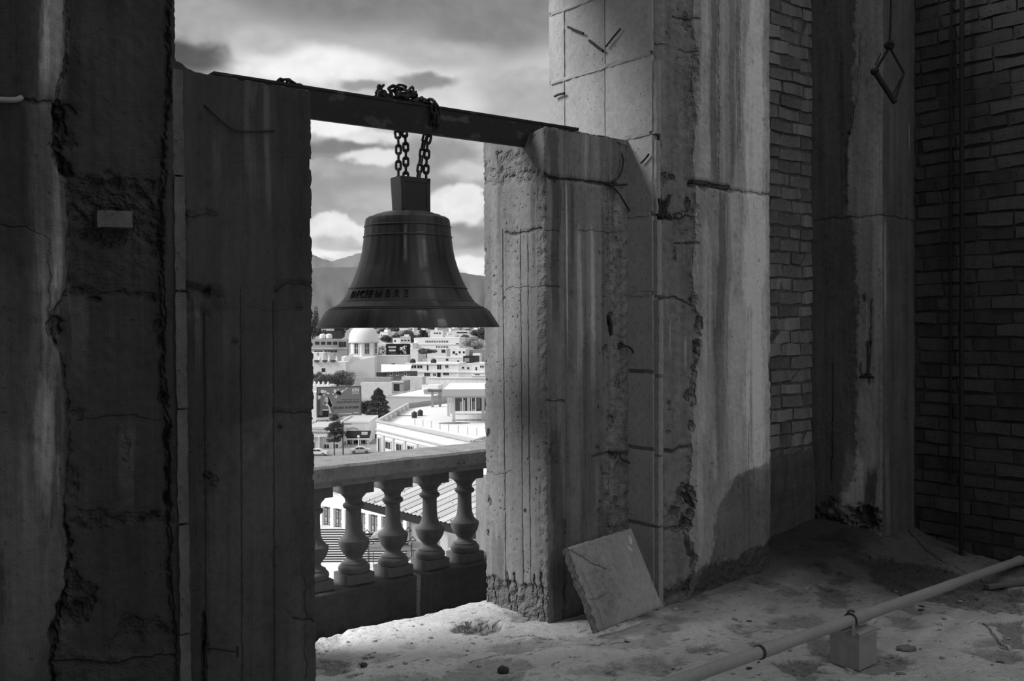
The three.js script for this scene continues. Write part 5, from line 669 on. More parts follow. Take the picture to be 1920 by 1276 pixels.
// the church with its dome
{
  const d = 330, c = building({ name: 'church', label: 'white church with a big rounded dome and a windowed drum', d, x0: 640, x1: 704, yt: 668, m: plaster[3], dep: 10, turn: 0, roof: null, wins: [[691, 686, 700, 705, 1, 'door']] }), b = c.b, D = d * Q, r = 28 / FOCAL * D, cx = c.px(677, 668)[0], zc = -r - 1, y0 = c.h, drumTop = c.px(677, 642)[1];
  const oct = new THREE.CylinderGeometry(r * 1.0, r * 1.0, drumTop - y0 + 1, 8, 1).translate(cx, (drumTop + y0 - 1) / 2, zc); part(b, 'drum', oct.toNonIndexed(), plaster[3]).geometry.computeVertexNormals();
  part(b, 'cornice', new THREE.LatheGeometry([[1.0, 0], [1.045, .012], [1.055, .04], [1.02, .055], [0.98, .06]].map(([a, e]) => new THREE.Vector2(a * r, e * r * 1.4)), 48).translate(cx, drumTop - 0.4, zc), paleGrey);
  const dome = []; for (let k = 0; k <= 24; k++) { const a = k / 24 * Math.PI / 2; dome.push(new THREE.Vector2(Math.pow(Math.cos(a), 0.66) * r * 1.01 + 0.001, Math.sin(a) * r * 1.12)); } part(b, 'dome', new THREE.LatheGeometry(dome, 64).translate(cx, drumTop + 0.3, zc), mat(0.86, 0.8));
  part(b, 'dome_cap', new THREE.LatheGeometry([[0.12, 1.10], [0.12, 1.2], [0.09, 1.24], [0.09, 1.38], [0.001, 1.5]].map(([a, e]) => new THREE.Vector2(a * r, e * r)), 16).translate(cx, drumTop + 0.3, zc), white);
  for (let k = 0; k < 8; k++) { const a = (k + 0.5) * Math.PI / 4, rr0 = r * Math.cos(Math.PI / 8), ww = 0.21 * r, hh = 0.42 * r, my = (drumTop + c.px(677, 661)[1]) / 2 - 0.3; const f = part(b, 'window', join([boxFrom(-ww * 1.05, -ww * 0.62, -hh, hh, -0.1, 0.25), boxFrom(ww * 0.62, ww, -hh, hh, -0.1, 0.25), boxFrom(-ww, ww, hh * 0.84, hh * 1.1, -0.1, 0.25), boxFrom(-ww, ww, -hh * 1.1, -hh * 0.9, -0.1, 0.3), boxFrom(-0.15, 0.15, -hh, hh, 0, 0.12), boxFrom(-ww * 0.6, ww * 0.6, -0.15, 0.15, 0, 0.12)]), paleGrey); f.position.set(cx + Math.sin(a) * rr0, my, zc + Math.cos(a) * rr0); f.rotation.y = a; part(f, 'pane', boxFrom(-ww * 0.62, ww * 0.62, -hh * 0.9, hh * 0.84, -0.05, 0.05), pane); }
  // sloping shoulder roof to the left of the drum
  const sh = new THREE.Shape([[640, 690], [648, 668], [664, 662], [662, 668], [650, 682], [646, 690]].map(([x, y]) => new THREE.Vector2(...c.px(x, y)))); part(b, 'stair_roof', new THREE.ExtrudeGeometry(sh, { depth: 2, bevelEnabled: false }).translate(0, 0, 0.05), offwhite);
  const gable = new THREE.Shape([[650, 720], [650, 690], [668, 675], [704, 668], [704, 720]].map(([x, y]) => new THREE.Vector2(...c.px(x, y)))); part(b, 'buttress', new THREE.ExtrudeGeometry(gable, { depth: 3, bevelEnabled: false }), mat(0.76, 0.9));
  building({ name: 'church_wing', label: 'pale blank church nave running right from the domed drum', cat: 'building', d: 334, turn: 0, x0: 704, x1: 764, yt: 668, m: mat(0.76, 0.9), dep: 10, roof: roofWhite, wins: [[734, 681, 741, 687, 1]] });
  const w = building({ name: 'church_wing', label: 'white church wing with small roof pinnacles left of the domed drum', cat: 'building', d: 318, turn: 0, x0: 560, x1: 648, yt: 680, m: white, dep: 8, wins: [[603, 690, 610, 697, 1]] });
  for (const [x, y] of [[584, 662], [599, 665], [617, 665], [631, 668]]) { const [lx] = w.px(x, 680), hh = w.px(x, y)[1]; part(w.b, 'pinnacle', new THREE.LatheGeometry([[0.9, 0], [0.9, 0.5], [0.6, 0.7], [0.75, 1.2], [0.4, 1.8], [0.25, 2.6], [0.001, 3.2]].map(([a, e]) => new THREE.Vector2(a, e * (hh - w.h) / 3.2)), 10).translate(lx, w.h + 0.3, -0.6), white); }
  for (const [x, k] of [[594, 1], [609, 1], [624, 1]]) { const [lx] = w.px(x, 680); part(w.b, 'roof_basin', new THREE.CylinderGeometry(1.4, 1.1, 1.0, 14).translate(lx, w.h + 0.9, 0.2), darkGrey); part(w.b, 'roof_ornament', new THREE.ConeGeometry(0.7, 2.2, 8).translate(lx, w.h + 4.6, -3), midGrey); }
  building({ label: 'white upper block behind the pinnacles, left of the dome', d: 345, x0: 560, x1: 608, yt: 662, m: offwhite, dep: 6 });
  building({ label: 'long grey office block with two window bands, left of the dome', d: 450, x0: 560, x1: 654, yt: 637, m: plaster[2], dep: 14, roof: paleGrey, wins: [...row(588, 636, 4, 640, 646, 0.75), [637, 640, 652, 650, 3], [588, 657, 605, 662, 3], [608, 656, 634, 660, 4]], bands: [[652, 654, paleGrey]] });
  building({ label: 'black box house on the roof line left of the dome, with white tanks below', d: 480, x0: 601, x1: 630, yt: 621, m: blackish, dep: 8, roof: darkGrey });
  building({ label: 'tiny white house with two dark windows at the left end, above the black box', d: 520, x0: 602, x1: 616, yt: 617, m: white, dep: 8, wins: [[605, 618, 608, 621, 1], [609, 618, 612, 621, 1]] });
  for (const [x, l] of [[605, 'white cylindrical water tank left of the dome, the left one of two'], [617, 'white rounded water tank left of the dome, the right one of two']]) { const p = aq(x, 634, 446); single('water_tank', new THREE.LatheGeometry([[2.2, 0], [2.2, 2.2], [1.8, 2.9], [0.6, 3.2], [0.001, 3.2]].map(([a, e]) => new THREE.Vector2(a, e)), 20), white, l, 'tank', p); }
}
// sloped-roof shed with dark front
{
  const c = building({ name: 'shed', label: 'shed with a pale sloping roof and dark front with small windows', d: 285, x0: 716, x1: 770, yt: 697, m: darkGrey, dep: 7, roof: null, wins: [[731, 697.5, 735, 703, 1], [743, 697.5, 747, 703, 1], [759, 697.5, 763, 703, 1]], frame: offwhite }), up = c.px(716, 686)[1];
  const e = new THREE.BufferGeometry(), f = c.px(714, 698), g = c.px(771, 695), A = [f[0], f[1], 0.6], B = [g[0], g[1], 0.6], C = [c.px(759, 697)[0], up - 0.1, -c.dep], D = [c.px(697, 697)[0], up, -c.dep], th = 0.35, L = [A, B, C, D], tri = [];
  const v = (p, dy) => [p[0], p[1] + dy, p[2]]; for (const [a, b, d2, s] of [[0, 1, 2, 0], [0, 2, 3, 0]]) tri.push(...v(L[a], th), ...v(L[b], th), ...v(L[d2], th), ...v(L[a], 0), ...v(L[d2], 0), ...v(L[b], 0)); for (let k = 0; k < 4; k++) { const a = L[k], b = L[(k + 1) % 4]; tri.push(...v(a, 0), ...v(b, 0), ...v(b, th), ...v(a, 0), ...v(b, th), ...v(a, th)); }
  e.setAttribute('position', new THREE.Float32BufferAttribute(tri, 3)); e.computeVertexNormals(); part(c.b, 'sloped_roof', e, roofWhite);
  part(c.b, 'side_wall', boxFrom(c.px(697, 0)[0], c.px(716, 0)[0], 0, c.px(716, 697)[1], -c.dep, -0.4), midGrey); part(c.b, 'porch_shadow_wall', boxFrom(c.px(698, 0)[0], c.px(717, 0)[0], c.px(716, 705)[1], c.px(716, 698)[1], -1, 0.2), blackish);
}
// ---- middle rows
building({ label: 'two-storey pale house row with a long balcony in the middle distance', d: 300, x0: 758, x1: 862, yt: 682, m: plaster[0], dep: 9, wins: [[760, 685, 768, 690, 1], [769, 685, 779, 690, 2], [781, 685, 791, 690, 2], [800, 684, 803, 694, 1, 'door'], [820, 683, 828, 692, 2], [836, 684, 842, 689, 2], [795, 699, 806, 705, 3], [812, 700, 818, 704, 2], [820, 698, 827, 708, 1, 'door'], [832, 698, 843, 703, 3]], bands: [[695, 698, white], [681, 683, white]] });
building({ label: 'white house with balconies at the right end of the house row', d: 296, x0: 860, x1: 890, yt: 684, m: plaster[1], dep: 8, wins: [[866, 687, 870, 691, 1], [876, 688, 880, 692, 1]], bands: [[696, 698, white]] });
building({ label: 'bright white house with small windows beside the right pier', d: 290, x0: 884, x1: 930, yt: 682, m: white, dep: 8, wins: [[891, 688, 894, 694, 1, 'door'], [900, 685, 907, 689, 2], [890, 701, 899, 703, 2]], bands: [[697, 699, white], [704, 706, paleGrey]] });
building({ label: 'long pale garden wall with graffiti below the house row', d: 232, x0: 800, x1: 935, yt: 708, m: plaster[0], dep: 2, roof: null, bands: [[707, 709, white]] });
building({ label: 'ruined grey wall left of the open shed', d: 262, x0: 664, x1: 735, yt: 707, m: plaster[2], dep: 2, roof: null }); building({ label: 'blotchy pale ruined wall right of the dense conifer', d: 240, x0: 674, x1: 738, yt: 717, m: plaster[1], dep: 2, roof: null });
building({ name: 'shed', label: 'small open shed with a thin flat roof and shaded mouth', d: 228, x0: 734, x1: 757, yt: 716, m: midGrey, dep: 5, roof: white, wins: [[737, 719, 750, 733, 1, 'opening']], bands: [[714.5, 716.5, white]], frame: offwhite });
building({ label: 'broken grey wall with an arched hole right of the open shed', d: 236, x0: 752, x1: 792, yt: 706, m: plaster[1], dep: 3, roof: null, wins: [[768, 726, 778, 733, 1, 'opening']], glass: offwhite });
building({ label: 'pale wall panel under the garden wall, left part', d: 222, x0: 790, x1: 822, yt: 724, m: plaster[0], dep: 4, roof: roofWhite }); building({ label: 'grey cube-shaped shed behind the pergola', d: 214, x0: 794, x1: 822, yt: 733, m: midGrey, dep: 4, roof: paleGrey });
building({ name: 'flat_roof', label: 'broad white flat roof behind the dense conifer', d: 205, x0: 716, x1: 812, yt: 745, m: paleGrey, dep: 26, roof: white });
building({ label: 'low pale house under the flat-topped tree', d: 330, x0: 800, x1: 870, yt: 671, m: plaster[0], dep: 6, wins: [[858, 675, 862, 680, 1, 'door'], [836, 672, 841, 676, 1]] });
building({ name: 'shed', label: 'black open shed on the roofs right of the house row', d: 318, x0: 868, x1: 891, yt: 669, m: blackish, dep: 6, roof: darkGrey, wins: [[870, 671, 880, 678, 1, 'opening']], glass: midGrey, frame: blackish });
building({ label: 'long white modern building with two strips of windows', d: 480, x0: 774, x1: 863, yt: 634, m: white, dep: 12, wins: [...row(796, 842, 14, 638, 642, 0.55), ...row(817, 842, 8, 648, 652, 0.55), [856, 643, 862, 646, 1]], bands: [[645, 646, offwhite]] });
building({ label: 'white annex stepping down left of the long white modern building', d: 476, x0: 764, x1: 774, yt: 644, m: white, dep: 9, wins: [[767, 647, 770, 650, 1]] }); building({ label: 'plain white block on the roof of the long white modern building', d: 505, x0: 834, x1: 854, yt: 629, m: white, dep: 8 });
building({ label: 'white house with three dark openings high behind the long white modern building', d: 620, x0: 806, x1: 831, yt: 620, m: white, dep: 8, wins: [[813, 623, 817, 625.5, 1], [818, 623, 822, 625.5, 1], [823, 623, 827, 625.5, 1]] }); building({ label: 'broad low warehouse with a dark eave, far right under the bell', d: 640, x0: 848, x1: 879, yt: 620, m: offwhite, dep: 12, wins: [[856, 622, 877, 624.5, 1]] });
building({ label: 'small white house with three dark square windows before the grey wall', d: 380, x0: 847, x1: 873, yt: 655, m: white, dep: 6, wins: [[848, 658, 853, 663, 1], [860, 658, 864, 662, 1], [868, 658, 872, 662, 1], [853.5, 662, 857.5, 665, 1]] });
building({ label: 'plain dark grey wall right of the house with three windows', d: 385, x0: 872, x1: 925, yt: 655, m: mat(0.27, 0.9), dep: 4, roof: null }); building({ label: 'small bright wall patch on the dark grey wall by the right pier', d: 372, x0: 886, x1: 900, yt: 662, m: white, dep: 3, roof: null });
building({ label: 'grey garage block under the long white modern building', d: 440, x0: 800, x1: 838, yt: 655, m: offwhite, dep: 6, wins: [[828, 654.5, 836, 661, 1, 'opening']] });
building({ label: 'white terrace house right of the dark billboard', d: 400, x0: 766, x1: 784, yt: 656, m: offwhite, dep: 6 }); building({ label: 'low white building between dome and dark billboard', d: 420, x0: 704, x1: 730, yt: 645, m: offwhite, dep: 6, wins: [[707, 650, 716, 660, 2], [718, 652, 724, 660, 1]] });
for (const [x, l] of [[774, 'black water tank on the house row, the left one'], [813, 'black water tank on the house row, the right one']]) { const p = aq(x, 680, 303); single('water_tank', new THREE.LatheGeometry([[1.35, 0], [1.38, 0.9], [1.3, 1.8], [1.0, 2.3], [0.4, 2.5], [0.4, 2.75], [0.001, 2.8]].map(([a, e]) => new THREE.Vector2(a, e * 0.75)), 20), blackish, l, 'tank', p); }
// billboards
const canvasMat = (w, h, draw) => { const c = document.createElement('canvas'); c.width = w; c.height = h; draw(c.getContext('2d'), w, h); const t = new THREE.CanvasTexture(c); t.colorSpace = THREE.SRGBColorSpace; return new THREE.MeshStandardMaterial({ map: t, roughness: 0.8 }); };
{
  const art = canvasMat(800, 420, (g, w, h) => {
    g.fillStyle = '#0c0c0c'; g.fillRect(0, 0, w, h); reseed(91);
    for (const [x, y, a, b, s] of [[60, 60, 270, 70, '#b9b9b9'], [80, 180, 230, 60, '#d8d8d8'], [60, 290, 300, 14, '#777777'], [110, 330, 240, 14, '#666666']]) { g.fillStyle = s; g.fillRect(x, y, a, b); }
    for (let k = 0; k < 46; k++) { g.fillStyle = ['#f0f0f0', '#c8c8c8', '#8a8a8a', '#3a3a3a'][Math.floor(rnd() * 4)]; g.beginPath(); g.ellipse(rr(460, 700), rr(60, 330), rr(8, 38), rr(6, 30), rr(0, 3), 0, 7); g.fill(); }
    g.fillStyle = '#c4c4c4'; for (let k = 0; k < 40; k++) g.fillRect(20 + k * 19, rr(370, 390), rr(5, 14), rr(8, 22));
  });
  const p0 = aq(725, 668, 345), p1 = aq(768, 645, 345), w = p1.x - p0.x, h = p1.y - p0.y, b = thing('billboard', 'dark billboard with pale blotchy print right of the domed church', 'billboard', V((p0.x + p1.x) / 2, p0.y, p0.z));
  part(b, 'panel', new THREE.PlaneGeometry(w, h).translate(0, h / 2, 0.16), art); part(b, 'frame', boxFrom(-w / 2 - 0.3, w / 2 + 0.3, -0.3, h + 0.3, -0.4, 0.12), blackish); for (const x of [-w * 0.35, w * 0.35]) part(b, 'post', boxFrom(x - 0.2, x + 0.2, groundY(345 * Q) - p0.y, 0, -0.5, -0.1), darkGrey);
}
{
  const art = canvasMat(400, 420, (g, w, h) => { g.fillStyle = '#d8d8d8'; g.fillRect(0, 0, w, h); reseed(93); for (let k = 0; k < 60; k++) { g.fillStyle = ['#f4f4f4', '#6a6a6a', '#8a8a8a', '#2c2c2c'][Math.floor(rnd() * 4)]; g.beginPath(); g.ellipse(rr(0, 400), rr(60, 420), rr(10, 50), rr(8, 40), rr(0, 3), 0, 7); g.fill(); } g.fillStyle = '#f6f6f6'; g.fillRect(0, 0, w, 44); });
  const p0 = aq(705, 668, 347), p1 = aq(724.5, 646, 347), w = p1.x - p0.x, h = p1.y - p0.y, b = thing('billboard', 'pale billboard with a mottled print between the dome and the dark billboard', 'billboard', V((p0.x + p1.x) / 2, p0.y, p0.z));
  part(b, 'panel', new THREE.PlaneGeometry(w, h).translate(0, h / 2, 0.16), art); part(b, 'frame', boxFrom(-w / 2 - 0.2, w / 2 + 0.2, -0.3, h + 0.3, -0.4, 0.12), white); part(b, 'post', boxFrom(-0.2, 0.2, groundY(347 * Q) - p0.y, 0, -0.5, -0.1), darkGrey);
}
{
  const art = canvasMat(1020, 740, (g, w, h) => {
    const gr = g; gr.fillStyle = '#8c8c8c'; gr.fillRect(0, 0, w, h); gr.fillStyle = '#858585'; gr.fillRect(0, 0, 330, h);
    gr.fillStyle = '#5a5a5a'; gr.fillRect(0, 300, 60, 440);
    const el = (x, y, a, b, s, r = 0) => { gr.fillStyle = s; gr.beginPath(); gr.ellipse(x, y, a, b, r, 0, 7); gr.fill(); }, pg = (s, ...p) => { gr.fillStyle = s; gr.beginPath(); gr.moveTo(p[0], p[1]); for (let i = 2; i < p.length; i += 2) gr.lineTo(p[i], p[i + 1]); gr.closePath(); gr.fill(); };
    el(110, 90, 40, 42, '#f4f4f4'); el(175, 92, 34, 24, '#f0f0f0'); el(165, 130, 20, 16, '#ececec'); el(240, 140, 44, 22, '#f2f2f2', 0.2); el(60, 160, 44, 26, '#1e1e1e'); el(150, 190, 22, 18, '#eeeeee'); pg('#e8e8e8', 0, 190, 70, 200, 60, 260, 0, 290);
    el(410, 90, 36, 44, '#f4f4f4'); el(360, 165, 20, 20, '#eeeeee'); el(485, 55, 20, 18, '#f0f0f0'); pg('#0e0e0e', 430, 110, 520, 90, 560, 160, 550, 200, 500, 190, 440, 160); pg('#f3f3f3', 530, 110, 600, 60, 625, 90, 570, 140); pg('#d2d2d2', 620, 80, 690, 0, 720, 10, 650, 90); pg('#e4e4e4', 375, 240, 470, 200, 450, 275);
    // the printed portrait: long dark hair, hand at the chin, holding a folder
    pg('#e2e2e2', 150, 300, 180, 230, 240, 215, 290, 260, 340, 420, 370, 500, 320, 470, 200, 470, 130, 430); pg('#0d0d0d', 165, 290, 195, 235, 240, 222, 275, 255, 310, 360, 345, 460, 300, 500, 240, 480, 190, 400, 140, 430, 160, 340); el(210, 320, 38, 66, '#d9d9d9'); el(210, 268, 30, 26, '#e6e6e6'); el(192, 305, 8, 4, '#4a4a4a'); el(226, 303, 8, 4, '#4a4a4a'); pg('#b5b5b5', 206, 308, 214, 308, 219, 344, 203, 344); el(208, 372, 14, 5, '#555555'); pg('#bdbdbd', 190, 380, 232, 380, 238, 430, 186, 430);
    pg('#777777', 60, 470, 130, 430, 200, 430, 270, 500, 360, 460, 380, 620, 330, 660, 250, 720, 30, 740, 40, 600); el(215, 440, 42, 26, '#ededed', 0.3); pg('#e6e6e6', 230, 440, 262, 440, 310, 600, 330, 640, 270, 660, 260, 560); pg('#f6f6f6', 110, 545, 250, 555, 250, 580, 110, 570); pg('#2a2a2a', 110, 580, 250, 585, 250, 700, 100, 725); pg('#141414', 0, 690, 120, 700, 250, 690, 240, 740, 0, 740);
    gr.fillStyle = '#ffffff'; gr.font = 'bold 112px sans-serif'; gr.textAlign = 'right'; gr.fillText('UIN', 990, 118, 180); gr.fillRect(815, 160, 172, 10); gr.fillStyle = '#cfcfcf'; gr.fillRect(815, 140, 172, 8);
    gr.fillStyle = '#2b2b2b'; gr.font = 'italic bold 44px sans-serif'; gr.fillText('Avanza y elige tu carrera', 985, 330, 410); gr.fillStyle = '#1b1b1b'; gr.font = 'bold 66px sans-serif'; gr.fillText('ESTUDIA EN PLANTEL TOLUCA', 990, 405, 545); gr.fillText('ESTUDIA EN PLANTEL TOLUCA', 991, 406, 545); gr.font = 'bold 84px sans-serif'; gr.fillText('INICIAMOS EN SEPTIEMBRE', 985, 550, 610); gr.fillText('INICIAMOS EN SEPTIEMBRE', 987, 551, 610);
    gr.fillStyle = '#f0f0f0'; gr.fillRect(480, 668, 330, 14); gr.fillRect(850, 655, 130, 16);
  });
  const d = 176, A = aq(596, 783, d * 0.985), B = aq(676, 776, d), top = aq(676, 722, d), w = A.distanceTo(V(B.x, A.y, B.z)), h = 8.8, o = V((A.x + B.x) / 2, (A.y + B.y) / 2 - 0.1, (A.z + B.z) / 2);
  const b = thing('billboard', 'large grey billboard with a printed woman and dark lettering standing on a shop roof', 'billboard', o, Math.atan2(-(B.z - A.z), B.x - A.x)), hh = top.y - B.y;
  part(b, 'panel', new THREE.PlaneGeometry(w, hh).translate(0, hh / 2, 0.2), art); part(b, 'frame', join([boxFrom(-w / 2 - 0.25, w / 2 + 0.25, -0.05, hh + 0.25, -0.3, 0.15)]), darkGrey); part(b, 'catwalk', boxFrom(-w / 2 - 0.6, w / 2, -0.75, -0.25, -0.2, 1.0), white);
  for (let k = 0; k < 6; k++) part(b, 'strut', rod(V(lerp(-w / 2, w / 2, k / 5), -0.3, -0.1), V(lerp(-w / 2, w / 2, k / 5) + (k % 2 ? 1.2 : -1.2), -3.6, -1.5), 0.12), darkGrey);
  building({ label: 'tall pale wall at the left edge beside the large grey billboard', d: 182, x0: 575, x1: 593, yt: 735, m: plaster[0], dep: 4, roof: null });
  const cr = building({ label: 'parapet with white pinnacles behind the large grey billboard', d: 200, x0: 570, x1: 622, yt: 722, m: offwhite, dep: 3, roof: null }); for (const x of [588.5, 596.5, 605.5, 615.5]) { const [lx] = cr.px(x, 722); part(cr.b, 'pinnacle', new THREE.LatheGeometry([[0.45, 0], [0.3, 0.35], [0.42, 0.9], [0.25, 1.3], [0.001, 1.9]].map(([a, e]) => new THREE.Vector2(a, e * 0.7)), 10).translate(lx, cr.h, -0.5), white); }
}
// shops along the street
{
  const sign = canvasMat(640, 256, (g, w, h) => { g.fillStyle = '#dedede'; g.fillRect(0, 0, w, h); g.fillStyle = '#f2f2f2'; g.fillRect(0, 200, w, 56); g.fillStyle = '#6a6a6a'; g.font = 'bold 84px sans-serif'; g.textAlign = 'left'; g.fillText('GONZALEZ', 70, 165, 470); });
  const s1 = building({ name: 'shop', label: 'pale corner shop with a lettered fascia behind the spindly tree', d: 142, turn: 0, x0: 570, x1: 636, yt: 818, m: plaster[1], dep: 8, roof: null, wins: [[608, 833, 617, 841, 2], [586, 828, 590, 845, 1, 'door'], [625, 832, 634, 846, 2]] }), [fx0, fy1] = s1.px(575, 801), [fx1, fy0] = s1.px(627, 818);
  part(s1.b, 'fascia', boxFrom(fx0, fx1, fy0, fy1, -s1.dep, 0.5), offwhite); part(s1.b, 'sign_face', new THREE.PlaneGeometry(fx1 - fx0, fy1 - fy0).translate((fx0 + fx1) / 2, (fy0 + fy1) / 2, 0.52), sign); part(s1.b, 'roof', boxFrom(fx0, fx1, fy1, fy1 + 0.1, -s1.dep, 0.5), paleGrey); part(s1.b, 'column', boxFrom(s1.px(590, 0)[0], s1.px(593, 0)[0], 0, s1.h, 0.1, 0.8), offwhite);
  const s2 = building({ name: 'shop', label: 'row of shops under a deep black awning and a white fascia', d: 148, turn: 0, x0: 637, x1: 692, yt: 793, m: plaster[0], dep: 10, roof: paleGrey, wins: [[648, 827, 656, 839, 2], [660, 826, 666, 838, 1], [667, 825, 673, 840, 1, 'door'], [675, 825, 685, 837, 2]] }), Lx = s2.px(643, 0)[0], Rx = s2.px(689, 0)[0], yA = s2.px(660, 807)[1], yB = s2.px(660, 818)[1];
  const aw = new THREE.Shape([[0, yA], [0, yA - 0.4], [2.6, yB - 0.1], [2.6, yB + 0.15]].map(([a, b]) => new THREE.Vector2(a, b))); part(s2.b, 'awning', new THREE.ExtrudeGeometry(aw, { depth: Rx - Lx, bevelEnabled: false }).rotateY(-Math.PI / 2).translate(Rx, 0, 0), mat(0.012, 0.95)); part(s2.b, 'awning_edge', boxFrom(Lx, Rx, yB - 0.4, yB - 0.1, 2.5, 2.7), white);
  const arch = new THREE.TorusGeometry(1.3, 0.10, 6, 24, Math.PI).scale(1, 0.42, 1).translate(s2.px(661, 806)[0], yA + 0.2, 0.1); part(s2.b, 'arch_moulding', arch, midGrey);
  const board = canvasMat(256, 96, (g, w, h) => { g.fillStyle = '#f4f4f4'; g.fillRect(0, 0, w, h); g.fillStyle = '#8a8a8a'; g.font = 'italic bold 70px sans-serif'; g.textAlign = 'center'; g.fillText('Kpus', w / 2, 72, 220); }); const [bx0, by1] = s2.px(680, 808), [bx1, by0] = s2.px(691, 813); part(s2.b, 'small_sign', new THREE.BoxGeometry(bx1 - bx0, by1 - by0, 0.1).translate((bx0 + bx1) / 2, (by0 + by1) / 2, 1.6), board);
  for (const x of [646, 658, 672, 686]) part(s2.b, 'awning_post', boxFrom(s2.px(x, 0)[0] - 0.12, s2.px(x, 0)[0] + 0.12, 0, yB - 0.4, 2.3, 2.5), offwhite);
  const s3 = building({ name: 'shop', label: 'side row of shops turning away up the street beyond the awning', d: 156, turn: -0.5, x0: 690, x1: 716, yt: 803, m: plaster[0], dep: 14, roof: paleGrey, wins: [[690, 822, 694, 834, 1, 'door'], [696, 820, 700, 832, 1, 'door'], [702, 818, 706, 830, 1]] });
  const aw2 = part(s3.b, 'awning', boxFrom(-s3.w / 2, s3.w / 2, s3.px(700, 822)[1], s3.px(700, 812)[1], 0, 2), blackish);
  building({ label: 'jumble of grey roofs under the large grey billboard', d: 170, turn: 0, x0: 628, x1: 676, yt: 787, m: midGrey, dep: 12, roof: paleGrey });
}
